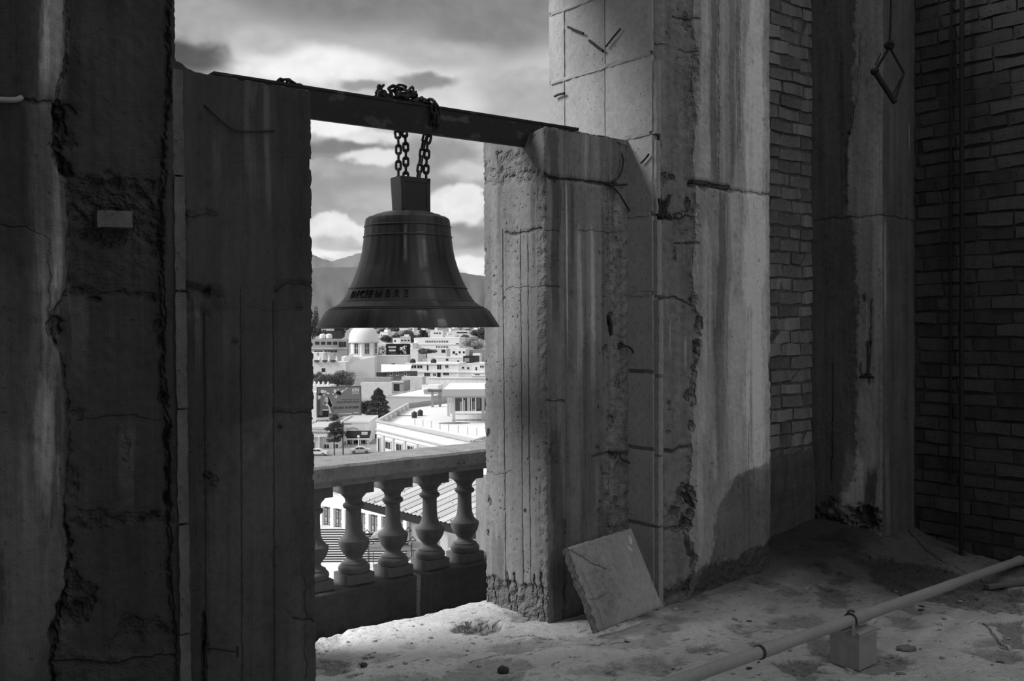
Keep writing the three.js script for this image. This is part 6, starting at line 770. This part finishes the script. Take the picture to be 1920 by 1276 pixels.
// the big white flat-roofed building
{
  const drop = 13.7 * Q, YR = 1.6 - drop, YF = YR - 0.75 * Q, A = onY(706, 789, YR), B = onY(884, 827, YR), Cc = onY(912, 819, YR), dir = Cc.clone().sub(B), C2 = B.clone().addScaledVector(dir, 5), Ln = onY(764, 757, YR), Lm = onY(832, 748, YR), R1 = V(40, YR, -230 * 1.25), base = GYD - 0.4;
  const o = V(A.x, base, A.z), b = thing('building', 'big white flat-roofed building with pilasters and a parapet, beside the right pier', 'building', o), ring = [A, B, C2, V(60, YR, C2.z - 20), R1.setZ(Lm.z - 30).setX(60), Lm, Ln];
  const prism = (pts, y0, y1) => { const s = new THREE.Shape(pts.map((p) => new THREE.Vector2(p.x - o.x, -(p.z - o.z)))); const g = new THREE.ExtrudeGeometry(s, { depth: y1 - y0, bevelEnabled: false }); g.rotateX(-Math.PI / 2); g.translate(0, y0 - base, 0); return g; };
  part(b, 'wall', prism(ring, base, YF - 0.02), plaster[3]); part(b, 'roof', prism(ring.map((p) => p.clone()), YF - 0.02, YF), mat(0.80, 0.9));
  const wallSeg = (P, Rr, y0, y1, th, out, name, m) => { const d = V(Rr.x - P.x, 0, Rr.z - P.z), L = d.length(), g = boxFrom(0, L, y0 - base, y1 - base, -th + out, out), w = part(b, name, g, m); w.position.set(P.x - o.x, 0, P.z - o.z); w.rotation.y = Math.atan2(-d.z, d.x); return { w, L }; };
  const stained = plaster[0];
  wallSeg(A, B, YF, YR, 0.45, 0, 'parapet', stained); wallSeg(B, C2, YF, YR, 0.45, 0, 'parapet', stained); wallSeg(Ln, A, YF, YR + 0.3, 0.45, 0, 'parapet', plaster[1]); wallSeg(Lm, Ln, YF, YR + 0.2, 0.45, 0, 'parapet', plaster[2]); wallSeg(V(60, YR, Lm.z - 30), Lm, YF, YR + 0.2, 0.45, 0, 'parapet', plaster[2]);
  for (const [P, Rr] of [[A, B], [B, C2], [Ln, A]]) { wallSeg(P, Rr, YR - 0.06, YR + 0.22, 0.7, 0.28, 'coping', paleGrey); wallSeg(P, Rr, YR - 1.95, YR - 1.65, 0.3, 0.30, 'string_course', paleGrey); wallSeg(P, Rr, YR - 2.75, YR - 2.5, 0.3, 0.2, 'string_course', offwhite); }
  { const dd = B.clone().sub(A), L = dd.length(), g = wallSeg(A.clone().addScaledVector(dd, 0.27), B, YR - 0.12, YR + 0.02, 2.4, 0, 'gutter_ledge', plaster[1]); wallSeg(A.clone().addScaledVector(dd, 0.5), B, YR + 0.02, YR + 0.1, 0.9, -0.9, 'gutter_ledge', paleGrey); }
  const fw = wallSeg(A, B, base, base + 0.4, 0.3, 0.12, 'base_course', midGrey), on = (x, y) => { // distance along A-B of a pixel column
    const n = V(B.z - A.z, 0, -(B.x - A.x)).normalize(), r = rayOf(x, y), k = (A.clone().sub(camera.position).dot(n)) / r.dot(n), p = camera.position.clone().addScaledVector(r, k); return [Math.hypot(p.x - A.x, p.z - A.z), p.y - base]; };
  for (const x of [719.8, 738, 759.5, 782.5, 805, 829, 854]) { const [u] = on(x, 815); const p = part(fw.w, 'pilaster', boxFrom(u - 0.45, u + 0.45, 0, YR - 2.7 - base, 0, 0.25), paleGrey); }
  for (const [x0, y0, x1, y1, n] of [[710, 821, 714, 846, 'door'], [724, 827, 733, 842, 'window'], [744, 831, 754, 846, 'window'], [765, 835, 775.5, 850, 'window'], [788, 838, 799, 853, 'window']]) { const [u0, v1] = on(x0, y0), [u1, v0] = on(x1, y1), lo = n === 'door' ? 0.1 : v0; const f = part(fw.w, n, join([boxFrom(u0 - 0.3, u0, lo, v1, 0, 0.2), boxFrom(u1, u1 + 0.3, lo, v1, 0, 0.2), boxFrom(u0 - 0.3, u1 + 0.3, v1, v1 + 0.35, 0, 0.2), boxFrom((u0 + u1) / 2 - 0.06, (u0 + u1) / 2 + 0.06, lo, v1, 0, 0.1)]), paleGrey); part(f, 'pane', boxFrom(u0, u1, lo, v1, 0, 0.06), pane); }
  // buttress stubs along the inside of the left parapet
  for (let k = 1; k < 7; k++) { const p = Ln.clone().lerp(A, k / 7); part(b, 'parapet_stub', boxFrom(-0.3, 0.9, YF - base, YR - base, -0.3, 0.3).translate(p.x - o.x + 0.3, 0, p.z - o.z), plaster[1]); }
  // thin starter rods along the front edge
  for (const [x, y] of [[778, 796], [793, 799], [809, 802], [825, 805], [841, 808], [859, 811], [877, 814], [894, 816]]) { const p = onY(x, y, YF); part(b, 'starter_rod', rod(V(p.x - o.x, YF - base, p.z - o.z), V(p.x - o.x, YF - base + 1.5, p.z - o.z), 0.06), midGrey); }
  const puddle = (x, y, rx, rz) => { const p = onY(x, y, YF); part(b, 'puddle', new THREE.CylinderGeometry(1, 1, 0.02, 28).scale(rx, 1, rz).translate(p.x - o.x, YF - base + 0.012, p.z - o.z), mat(0.12, 0.2)); }; puddle(852, 793, 3.6, 2.2); puddle(890, 787, 5.5, 1.6); puddle(760, 779, 5, 1.2); puddle(878, 776, 4, 1.0);
  for (const [x, y, l] of [[777, 783, 'black roof water tank, the nearer of the pair on the big white flat roof'], [788, 779.5, 'black roof water tank, the farther of the pair on the big white flat roof']]) { const t = thing('water_tank', l, 'tank', onY(x, y, YF)); part(t, 'barrel', new THREE.LatheGeometry([[0.001, 0], [0.62, 0], [0.66, 0.3], [0.62, 0.34], [0.66, 0.4], [0.66, 0.75], [0.62, 0.8], [0.66, 0.85], [0.64, 1.2], [0.45, 1.4], [0.2, 1.45]].map(([a, e]) => new THREE.Vector2(a, e)), 24), blackish); part(t, 'lid', new THREE.CylinderGeometry(0.22, 0.24, 0.18, 16).translate(0, 1.5, 0), darkGrey); }
  // the pergola and glazed pavilion on the roof
  const pg = onY(851, 793, YF), pv = thing('pergola', 'concrete pergola with slim columns on the big white flat roof', 'pergola', pg), F = (x, y) => onY(x, y, YF).sub(pg), topY = at(851, 729, -pg.z).y - YF, botY = at(851, 742, -pg.z).y - YF, x0 = F(830, 793).x, far = -22;
  part(pv, 'roof_slab', boxFrom(x0, 30, botY, topY, far, 1.2), mat(0.46, 0.9)); part(pv, 'roof_finish', boxFrom(x0 + 0.3, 30, topY, topY + 0.06, far + 0.3, 0.9), white); part(pv, 'eave_trim', boxFrom(x0 - 0.15, 30, botY - 0.25, botY, 0.9, 1.3), midGrey);
  for (const [x, y, w] of [[851, 793, .30], [841, 780, .28], [846, 775, .24], [906, 789, .32], [925, 788, .32]]) { const p = F(x, y); part(pv, 'column', boxFrom(p.x - w, p.x + w, 0, botY, p.z - w, p.z + w), paleGrey); }
  const p1 = F(811, 763), p2 = F(825, 762); for (const p of [p1, p2]) part(pv, 'column', boxFrom(p.x - 0.32, p.x + 0.32, 0, at(811, 733, -(p1.z + pg.z)).y - YF, p.z - 0.4, p.z + 0.4), midGrey); part(pv, 'low_beam', boxFrom(p1.x - 1.2, p2.x + 6, at(811, 734, -(p1.z + pg.z)).y - YF, at(811, 731, -(p1.z + pg.z)).y - YF, p1.z - 0.5, p1.z + 0.5), darkGrey);
  const gl = F(868, 772), gp = thing('pavilion', 'dark glazed room with white mullions under the pergola roof', 'building', onY(868, 772, YF)), gh = at(868, 746, -gp.position.z).y - YF, gw = (x) => at(x, 772, -gp.position.z).x - gp.position.x;
  part(gp, 'room', boxFrom(gw(853), gw(960), 0, gh, -8, -0.3), mat(0.06, 0.5)); for (const x of [867.5, 877.5, 880, 884, 892]) part(gp, 'mullion', boxFrom(gw(x) - 0.12, gw(x) + 0.12, 0, gh, -0.3, 0), offwhite); for (const [x0, x1, y0, y1, g] of [[862, 866, 753, 771, .3], [869, 872, 750, 771, .5], [884.5, 891, 752, 766, .18], [893, 900, 747, 766, .12], [885, 891, 767, 771, .4]]) part(gp, 'panel', boxFrom(gw(x0), gw(x1), at(868, y1, -gp.position.z).y - YF, at(868, y0, -gp.position.z).y - YF, -0.3, -0.16), mat(g, 0.6)); part(gp, 'floor_strip', boxFrom(gw(852), gw(960), 0, 0.2, -0.3, 1.0), offwhite);
}
// ---- cars, poles
function car(label, x, y, turn, grey) {
  const p = onY(x, y, GYD), c = thing('car', label, 'car', p, turn), body = mat(grey, 0.3), s = new THREE.Shape([[-2.15, .35], [-2.2, .62], [-2.05, .82], [-1.35, .92], [-0.75, 1.36], [0.45, 1.40], [1.15, .95], [1.95, .85], [2.15, .62], [2.15, .35]].map(([a, b]) => new THREE.Vector2(a, b)));
  part(c, 'body', new THREE.ExtrudeGeometry(s, { depth: 1.55, bevelEnabled: true, bevelSize: 0.05, bevelThickness: 0.06, bevelSegments: 2 }).translate(0, 0, -0.775), body);
  const gls = (pts, z) => new THREE.ExtrudeGeometry(new THREE.Shape(pts.map(([a, b]) => new THREE.Vector2(a, b))), { depth: 0.04, bevelEnabled: false }).translate(0, 0, z);
  for (const z of [0.82, -0.86]) { part(c, 'side_window', gls([[-1.15, .96], [-0.66, 1.29], [-0.2, 1.31], [-0.2, .96]], z), pane); part(c, 'side_window', gls([[-0.1, .96], [-0.1, 1.31], [0.4, 1.32], [0.92, .98]], z), pane); }
  for (const [wx, wz] of [[-1.35, .8], [1.3, .8], [-1.35, -.8], [1.3, -.8]]) { const w = part(c, 'wheel', new THREE.CylinderGeometry(0.32, 0.32, 0.2, 20).rotateX(Math.PI / 2), blackish); w.position.set(wx, 0.32, wz); part(w, 'hub', new THREE.CylinderGeometry(0.17, 0.17, 0.22, 14).rotateX(Math.PI / 2), midGrey); }
  for (const z of [-0.6, 0.6]) part(c, 'tail_lamp', boxFrom(-2.26, -2.18, 0.62, 0.76, z - 0.16, z + 0.16), midGrey);
  return c;
}
car('white saloon car driving along the street before the black awning', 676, 849, 0.10, 0.8); car('white saloon car parked at the left edge below the corner shop', 597, 853, -0.15, 0.8);
const pole = (label, x, yb, yt, r, g, extra) => { const p = onY(x, yb, GYD), h = at(x, yt, -p.z).y - GYD, t = thing(extra === 'lamp' ? 'street_lamp' : 'utility_pole', label, extra === 'lamp' ? 'lamp' : 'pole', p); part(t, 'post', rod(V(0, 0, 0), V(0, h, 0), r, r * 0.8), g); if (extra === 'lamp') part(t, 'lamp_head', new THREE.SphereGeometry(0.3, 12, 8).translate(0, h, 0), white); else { part(t, 'crossarm', boxFrom(-1.8, 1.8, h - 0.6, h - 0.4, -0.1, 0.1), darkGrey); part(t, 'transformer', new THREE.CylinderGeometry(0.35, 0.35, 1, 12).translate(0.4, h - 3.6, 0.3), paleGrey); } return t; };
pole('dark utility pole with crossarm left of the driving white car', 643.5, 852, 790, 0.16, darkGrey); pole('white street lamp behind the driving white car', 672.5, 846, 818, 0.14, white, 'lamp');
for (const [y0, y1, l] of [[800, 806, 'thin overhead street cable crossing the spindly tree, upper'], [806, 812, 'thin overhead street cable crossing the spindly tree, lower']]) { const a = aq(560, y0, 131), b = aq(643.5, y1 - 6, 133), o = a.clone(); single('overhead_cable', tube([V(0, 0, 0), a.clone().lerp(b, 0.5).sub(o).add(V(0, -0.6, 0)), b.sub(o)], 0.05, 20, 5), blackish, l, 'cable', o); }
// ---- trees
function crown(n, size, shape, sd) { reseed(sd); const pos = [], q = new THREE.Quaternion(), e = new THREE.Euler(), v = V(0, 0, 0); for (let k = 0; k < n; k++) { const c = shape(); e.set(rr(0, 6.3), rr(0, 6.3), rr(0, 6.3)); q.setFromEuler(e); const s = size * rr(0.6, 1.5); for (const [a, b] of [[-1, -0.5], [1, -0.5], [0, 1]]) { v.set(a * s, b * s, 0.25 * s * a * b).applyQuaternion(q); pos.push(c.x + v.x, c.y + v.y, c.z + v.z); } } const g = new THREE.BufferGeometry(); g.setAttribute('position', new THREE.Float32BufferAttribute(pos, 3)); g.computeVertexNormals(); return g; }
const leafMat = (g) => mat(g, 0.95, { side: THREE.DoubleSide });
const lumps = (list) => () => { const c = list[Math.floor(rnd() * list.length)], a = rr(0, 6.283), u = rr(-1, 1), r = Math.pow(rnd(), 0.45), s = Math.sqrt(1 - u * u); return V(c[0] + Math.cos(a) * s * r * c[3], c[1] + u * r * c[4], c[2] + Math.sin(a) * s * r * c[3]); };
function tree(name, label, o) {
  const p = o.Y !== undefined ? onY(o.x, o.yb, o.Y) : aq(o.x, o.yb, o.d), D = -p.z, u = D / FOCAL, h = (o.yb - o.yt) * u, w = (o.x1 - o.x0) * u / 2, t = thing(name, label, 'tree', p, 0, o.group); reseed(o.sd);
  let shape; if (o.kind === 'cone') shape = () => { const v = Math.pow(rnd(), 1.4), a = rr(0, 6.283), tier = 0.72 + 0.28 * Math.abs(Math.sin(v * 19)), r = w * Math.pow(1 - v, 0.55) * tier * Math.pow(rnd(), 0.35) * 1.05; return V(Math.cos(a) * r, h * (0.06 + 0.94 * v), Math.sin(a) * r); };
  else if (o.kind === 'spindly') { const L = []; for (let k = 0; k < 34; k++) { const v = rr(0.36, 1), a = rr(0, 6.3), r = w * (1.25 - v) * rr(0.3, 1.15); L.push([Math.cos(a) * r, h * v, Math.sin(a) * r, w * 0.30, h * 0.05]); } shape = lumps(L); }
  else { const L = []; for (let k = 0; k < (o.lumps ?? 14); k++) { const a = rr(0, 6.3), r = Math.sqrt(rnd()) * 0.72, up = rr(0.25, 0.85) * (1 - 0.35 * r); L.push([Math.cos(a) * r * w, h * (o.trunk ?? 0.15) + h * (1 - (o.trunk ?? 0.15)) * up, Math.sin(a) * r * w, w * 0.36, h * 0.20]); } shape = lumps(L); }
  part(t, 'foliage', crown((o.n ?? 1500) * 3, o.leaf ?? u * 0.85, shape, o.sd + 7), leafMat((o.g ?? 0.07) * 1.7));
  const tw = Math.max(0.12, w * 0.06); part(t, 'trunk', rod(V(0, 0, 0), V(0, h * 0.7, 0), tw, tw * 0.4), mat(0.12, 0.95)); return t;
}
tree('round_tree', 'broad round dark tree behind the large grey billboard', { x: 632, yb: 728, yt: 689, x0: 596, x1: 668, d: 245, n: 4200, g: 0.11, sd: 21, lumps: 22, trunk: 0.05 }); tree('round_tree', 'leafy tree at the left edge behind the white pinnacles', { x: 596, yb: 725, yt: 694, x0: 576, x1: 612, d: 240, n: 1800, g: 0.13, sd: 22, trunk: 0.05 });
tree('conifer', 'dense dark cone-shaped tree right of the large grey billboard', { x: 710, yb: 794, yt: 727, x0: 680, x1: 738, d: 178, n: 5200, g: 0.055, sd: 23, kind: 'cone' }); tree('round_tree', 'low dark bushy tree between the large grey billboard and the dense conifer', { x: 684, yb: 785, yt: 745, x0: 670, x1: 700, d: 182, n: 1800, g: 0.075, sd: 24 }); tree('round_tree', 'dark shrubby growth at the foot of the dense conifer', { x: 698, yb: 812, yt: 772, x0: 686, x1: 706, d: 172, n: 1000, g: 0.04, sd: 44 });
tree('spindly_tree', 'spindly tree with tufts of needles by the street in front of the corner shop', { x: 627, yb: 853, yt: 778, x0: 604, x1: 650, Y: GYD, n: 3000, g: 0.06, sd: 25, kind: 'spindly' });
tree('flat_tree', 'flat-topped dark tree in the middle of the town under the bell', { x: 800, yb: 670, yt: 652, x0: 780, x1: 820, d: 352, n: 2200, g: 0.12, sd: 26, trunk: 0.2 }); tree('round_tree', 'pale feathery tree at the right beside the pier', { x: 890, yb: 657, yt: 629, x0: 866, x1: 914, d: 400, n: 3000, g: 0.30, sd: 27, trunk: 0.05 }); tree('round_tree', 'dark tree above the pale feathery tree at the right', { x: 895, yb: 640, yt: 617, x0: 878, x1: 915, d: 520, n: 1800, g: 0.07, sd: 28 });
tree('round_tree', 'dark grove climbing left of the long white modern building, near part', { x: 776, yb: 645, yt: 624, x0: 762, x1: 792, d: 540, n: 1500, g: 0.06, sd: 29, trunk: 0 }); tree('round_tree', 'dark grove climbing left of the long white modern building, upper part', { x: 792, yb: 640, yt: 616, x0: 780, x1: 806, d: 600, n: 1500, g: 0.06, sd: 30, trunk: 0 }); tree('round_tree', 'dark grove climbing left of the long white modern building, lower left part', { x: 762, yb: 648, yt: 634, x0: 752, x1: 776, d: 520, n: 900, g: 0.08, sd: 31, trunk: 0 });
tree('round_tree', 'tall dark tree at the left edge above the grey office block', { x: 585, yb: 640, yt: 560, x0: 572, x1: 598, d: 520, n: 2200, g: 0.10, sd: 32, trunk: 0 }); tree('round_tree', 'dark trees at the left edge under the bell rim', { x: 600, yb: 632, yt: 592, x0: 584, x1: 626, d: 560, n: 2200, g: 0.07, sd: 33, trunk: 0 }); tree('round_tree', 'dark tree patch above the black box house left of the dome', { x: 632, yb: 628, yt: 606, x0: 612, x1: 650, d: 620, n: 1400, g: 0.06, sd: 34, trunk: 0 });
// ---- the far town: small houses and trees going up the slope
{
  reseed(606); const protos = [];
  for (let k = 0; k < 6; k++) { const h = thing('house', 'x', 'house', V(0, 0, 0), 0, 'small far houses on the slope'); const w = rr(9, 16), hh = rr(5, 9), dp = rr(7, 10), m = [white, offwhite, plaster[1], white, paleGrey, midGrey][k]; part(h, 'wall', boxFrom(-w / 2, w / 2, -3, hh, -dp, 0), m); part(h, 'roof', k % 3 === 2 ? new THREE.CylinderGeometry(0.02, dp * 0.55, 2.2, 4, 1).rotateY(Math.PI / 4).scale(w / dp, 1, 1).translate(0, hh + 1.1, -dp / 2) : boxFrom(-w / 2 - 0.2, w / 2 + 0.2, hh, hh + 0.5, -dp, 0.2), k % 3 === 2 ? darkGrey : roofWhite); for (let q = 0; q < 2 + k % 2; q++) { const x = lerp(-w * 0.32, w * 0.32, q / (1 + k % 2)); part(h, 'window', boxFrom(x - 0.9, x + 0.9, hh * 0.45, hh * 0.45 + 1.8, -0.1, 0.1), blackish); } if (k === 1) part(h, 'upper_room', boxFrom(-w * 0.1, w * 0.35, hh, hh + 3, -dp, -2), white); protos.push(h); }
  const label = 'small far house among trees on the slope behind the town'; let i = 0;
  const spots = [], free = (p, r) => { for (const q of spots) if (Math.hypot(p.x - q[0], p.z - q[1]) < r + q[2]) return false; spots.push([p.x, p.z, r]); return true; };
  for (let r = 0; r < 8; r++) for (let x = 588; x < 908; x += rr(7, 13)) {
    const y = 616.5 + r * 3.6 + rr(-1, 1); if (x > 640 && x < 715 && y < 645 && x < 710) { if (x < 706) continue; } if (y > 634 && x > 765 && x < 866) continue; if (y > 630 && x < 655) continue; if (y > 638 && x < 730) continue;
    const d = lerp(1350, 520, r / 7) * rr(0.95, 1.05), p = aq(x, y + 3, d); if (!free(p, 9 * d / 800)) continue; const src = protos[i % 6], h = i < 6 ? src : copyOf(src, label, 'small far houses on the slope'); h.userData.label = label; h.position.copy(p); h.rotation.y = rr(-0.5, 0.5); const s = rr(0.75, 1.25) * d / 800; h.scale.set(s * rr(0.8, 1.3), s * rr(0.7, 1.1), s); i++;
  }
  const t0 = []; reseed(70); for (let k = 0; k < 3; k++) { const t = thing('far_tree', 'x', 'tree', V(0, 0, 0), 0, 'dark far trees on the slope'); part(t, 'foliage', crown(1100, 0.55, lumps([[0, 5, 0, 4, 3.5], [3, 4, 0, 3, 3], [-3, 4.5, 1, 3.2, 3]]), 80 + k), leafMat([0.10, 0.16, 0.13][k])); part(t, 'trunk', rod(V(0, -3, 0), V(0, 5, 0), 0.4, 0.2), mat(0.1, 1)); t0.push(t); }
  const tl = 'dark far tree between the small houses on the slope'; let j = 0;
  for (let r = 0; r < 6; r++) for (let x = 586; x < 912; x += rr(12, 28)) { const y = 619 + r * 4 + rr(-1.5, 1.5); if (x > 646 && x < 708) continue; if (y > 632 && x > 765 && x < 866) continue; if (y > 634 && x < 650) continue; const d = lerp(1300, 540, r / 5) * rr(0.94, 1.06), p = aq(x, y + 3, d); if (!free(p, 7 * d / 800)) continue; const t = j < 3 ? t0[j] : copyOf(t0[j % 3], tl, 'dark far trees on the slope'); t.userData.label = tl; t.position.copy(p); const s = rr(0.8, 1.7) * d / 800; t.scale.set(s * rr(0.8, 1.6), s, s); t.rotation.y = rr(0, 6); j++; }
}
// ---- the town goes on to both sides, where the piers hide it from the picture
{
  reseed(1234); const list = []; for (let k = 0; k < 420; k++) { const left = k % 3 < 2, d = 150 * Math.pow(9, rnd()), x = left ? rr(-500, 566) : rr(925, 1800), p = aq(x, 640, d), w = rr(7, 17), h = rr(4, 11); if (left && d < 190 && x > 480) continue; if (!left && d < 330) continue; list.push(new THREE.BoxGeometry(w, h + 6, rr(7, 13)).rotateY(rr(-0.5, 0.5)).translate(p.x, groundY(-p.z) + h / 2 - 3, p.z)); }
  const o = struct('town_houses', join(list), offwhite, V(0, 0, 0), 0, 'more pale houses to both sides of the view'); o.userData.kind = 'stuff';
}
// ================================================================ BELOW THE BALUSTRADE
{
  const YP = -17.6, YB = -19.6, base = struct('plaza', boxFrom(-60, 30, -8, 0, -60, 30), plaster[0], V(0, YB, -88), 0, 'pale paved square below the tower');
  // stairs
  const st = thing('stairs', 'flight of pale steps with dark edges seen between the balusters', 'stairs', V(0, YB, -88)), n = 14, wIn = [at(560, 1020, 88).x, at(765, 1020, 88).x];
  for (let k = 0; k < n; k++) { const y = lerp(1050, 990, k / (n - 1)), Y = lerp(YB + 0.143, YP, k / (n - 1)), d = (1.6 - Y) * FOCAL / (y - HORIZON), s = part(st, 'step', boxFrom(wIn[0], wIn[1], Y - YB - 0.143, Y - YB, -(d - 88) - 6 + k * 0.1, -(d - 88)), mat(0.72, 0.9)); part(s, 'riser_strip', boxFrom(wIn[0], wIn[1], Y - YB - 0.143, Y - YB - 0.02, -(d - 88), -(d - 88) + 0.02), blackish); }
  struct('landing', boxFrom(-30, 10, -3, 0, -30, 0), plaster[1], V(0, YP + 0.002, -91.6), 0, 'landing at the top of the steps');
  // arcade of kiosks
  const A = onY(603, 983, YP), B = onY(742, 1009, YP), ar = thing('kiosk_row', 'row of pale kiosks with grey panelled doors at the top of the steps', 'building', A, Math.atan2(-(B.z - A.z), B.x - A.x)), L = A.distanceTo(B), kh = 2.15;
  part(ar, 'wall', boxFrom(-4, L + 3, 0, kh, -3, -0.25), midGrey); part(ar, 'fascia', boxFrom(-4, L + 3, kh - 0.3, kh + 0.15, -3, 0.1), white);
  for (let k = 0; k < 8; k++) part(ar, 'column', boxFrom(-0.05 + k * L / 6.2 - 0.22, -0.05 + k * L / 6.2 + 0.22, 0, kh - 0.3, -0.3, 0.1), white);
  const dp = canvasMat(128, 256, (g) => { g.fillStyle = '#6e6e6e'; g.fillRect(0, 0, 128, 256); g.fillStyle = '#c9c9c9'; g.fillRect(28, 14, 72, 22); g.fillRect(28, 150, 72, 60); g.fillStyle = '#b4b4b4'; g.beginPath(); g.ellipse(64, 86, 28, 34, 0, 0, 7); g.fill(); g.fillStyle = '#333333'; g.beginPath(); g.ellipse(60, 80, 12, 16, 0, 0, 7); g.fill(); g.fillStyle = '#e4e4e4'; g.fillRect(24, 232, 80, 14); });
  for (let k = 0; k < 7; k++) for (const s of [0.30, 0.66]) { const x = -0.05 + (k + s) * L / 6.2; const d = part(ar, 'door', boxFrom(x - 0.16, x + 0.16, 0.05, kh - 0.42, -0.25, -0.18), darkGrey); part(d, 'poster', new THREE.PlaneGeometry(0.28, kh - 0.6).translate(x, (kh - 0.4) / 2, -0.175), dp); }
  // corrugated roof
  const YE = -13, YR2 = -12.15, E1 = onY(674, 937, YE), E2 = onY(905, 996, YE), R1 = onY(765, 900, YR2), rdir = R1.clone().sub(E1), nS = 15, cr = thing('corrugated_roof', 'pale corrugated sheet roof seen between the balusters', 'roof', E1), edir = E2.clone().sub(E1);
  const dirt = plaster[0];
  for (let k = 0; k < nS; k++) { const g = new THREE.PlaneGeometry(1, 1, 14, 6), p = g.attributes.position; for (let i = 0; i < p.count; i++) { const a = (p.getX(i) + 0.5), v = p.getY(i) + 0.5, q = edir.clone().multiplyScalar((k + a * 0.955) / nS).addScaledVector(rdir, v * 1.6 - 0.02 + 0.012 * noise(k * 3.3, 1)); p.setXYZ(i, q.x, q.y + 0.035 * Math.sin(a * Math.PI * 2 * 2) + 0.03 * a + 0.012 * noise(k * 2.2, v * 3), q.z); } g.computeVertexNormals(); part(cr, 'roof_sheet', g, mat([0.58, 0.52, 0.64, 0.55][k % 4], 0.8, { side: THREE.DoubleSide })); }
  { const g = new THREE.BufferGeometry(), c = (a, b) => edir.clone().multiplyScalar(a).addScaledVector(rdir, b).add(V(0, -0.12, 0)).toArray(); g.setAttribute('position', new THREE.Float32BufferAttribute([...c(0, 0), ...c(1, 0), ...c(1, 1.58), ...c(0, 0), ...c(1, 1.58), ...c(0, 1.58)], 3)); g.computeVertexNormals(); part(cr, 'gap_shade_sheet', g, mat(0.05, 0.95, { side: THREE.DoubleSide })); }  // near-black sheet added below so the gaps between sheets read as shadow
  const ang = Math.atan2(-edir.z, edir.x), EL = edir.length(); const fa = part(cr, 'eave_shadow_board', boxFrom(0, EL, -0.70, -0.06, -0.1, 0.0), mat(0.014, 0.95)); fa.rotation.y = ang;  // board coloured near-black for the shadow under the roof edge
  for (let k = 0; k < 22; k++) { const q = part(cr, 'bolt_head', new THREE.CylinderGeometry(0.05, 0.05, 0.06, 8), blackish), u = (k + 0.5) / 22; q.position.copy(edir).multiplyScalar(u).addScaledVector(rdir, 0.06 + 0.5 * (k % 3 === 0)).add(V(0, 0.06, 0)); }
  for (const u of [0.70]) { const q = part(cr, 'post', boxFrom(-0.28, 0.28, YB - YE, -0.5, -0.56, 0), mat(0.78, 0.9)); q.position.copy(edir).multiplyScalar(u).addScaledVector(rdir, 0.05); }
  building({ name: 'chimney', label: 'pale square chimney block above the corrugated roof', cat: 'chimney', d: 62, x0: 828, x1: 837, yt: 905, yb: 935, m: white, dep: 0.6, roof: null }); building({ name: 'cabinet', label: 'dark grey metal cabinet above the corrugated roof by the last baluster', cat: 'cabinet', d: 61, x0: 842, x1: 856, yt: 890, yb: 925, m: midGrey, dep: 0.7, roof: null });
  // canopy with its truss and railing
  const ty = onY(725, 1078, YB), tn = thing('market_tent', 'grey pyramid tent with dark truss edges behind the balusters', 'tent', ty), u = -ty.z / FOCAL, hh = (y) => (1078 - y) * u, X = (x) => (x - 725) * u;
  const cone = new THREE.ConeGeometry(1, 1, 4, 1).rotateY(Math.PI / 4).scale((62 * u) / Math.SQRT2 * 1.0, 0.9, 1.6), cg = cone.toNonIndexed(); cg.computeVertexNormals(); part(tn, 'canopy', cg.translate(0, hh(1003) + 0.2, -1.4), mat(0.42, 0.8));
  for (const [x, y, r] of [[688, 1000, 0.55], [696, 1021, 0.6], [766, 996, 0.55], [774, 1014, 0.6]]) for (const [a, b] of [[[-1, 0], [0, 1]], [[0, 1], [1, 0]], [[-1, 0], [1, 0]]]) part(tn, 'truss_bar', rod(V(X(x) + a[0] * r * 0.5, hh(y) + a[1] * r * 0.6, -0.2), V(X(x) + b[0] * r * 0.5, hh(y) + b[1] * r * 0.6, -0.2), 0.035), blackish);
  part(tn, 'edge_bar', rod(V(X(688), hh(1022), -0.1), V(X(775), hh(1016), -0.1), 0.06), midGrey); for (const x of [690, 772]) part(tn, 'leg', rod(V(X(x), 0, -0.2), V(X(x), hh(1016), -0.2), 0.05), blackish); part(tn, 'counter', boxFrom(X(692), X(770), hh(1033), hh(1026), -1, -0.2), midGrey);
  const rl = onY(722, 1062, YB), rg = thing('metal_railing', 'thin dark metal railing in front of the steps behind the balusters', 'railing', rl), v = -rl.z / FOCAL, bar = (x0, y0, x1, y1, r = 0.03) => part(rg, y0 === y1 ? 'rail' : 'upright', rod(V((x0 - 722) * v, (1062 - y0) * v, 0), V((x1 - 722) * v, (1062 - y1) * v, 0), r), blackish);
  for (const x of [680, 693, 700, 748, 762, 776]) bar(x, 1062, x, 1030); bar(676, 1032, 782, 1032); bar(676, 1046, 782, 1046);
}

renderer.render(scene, camera);
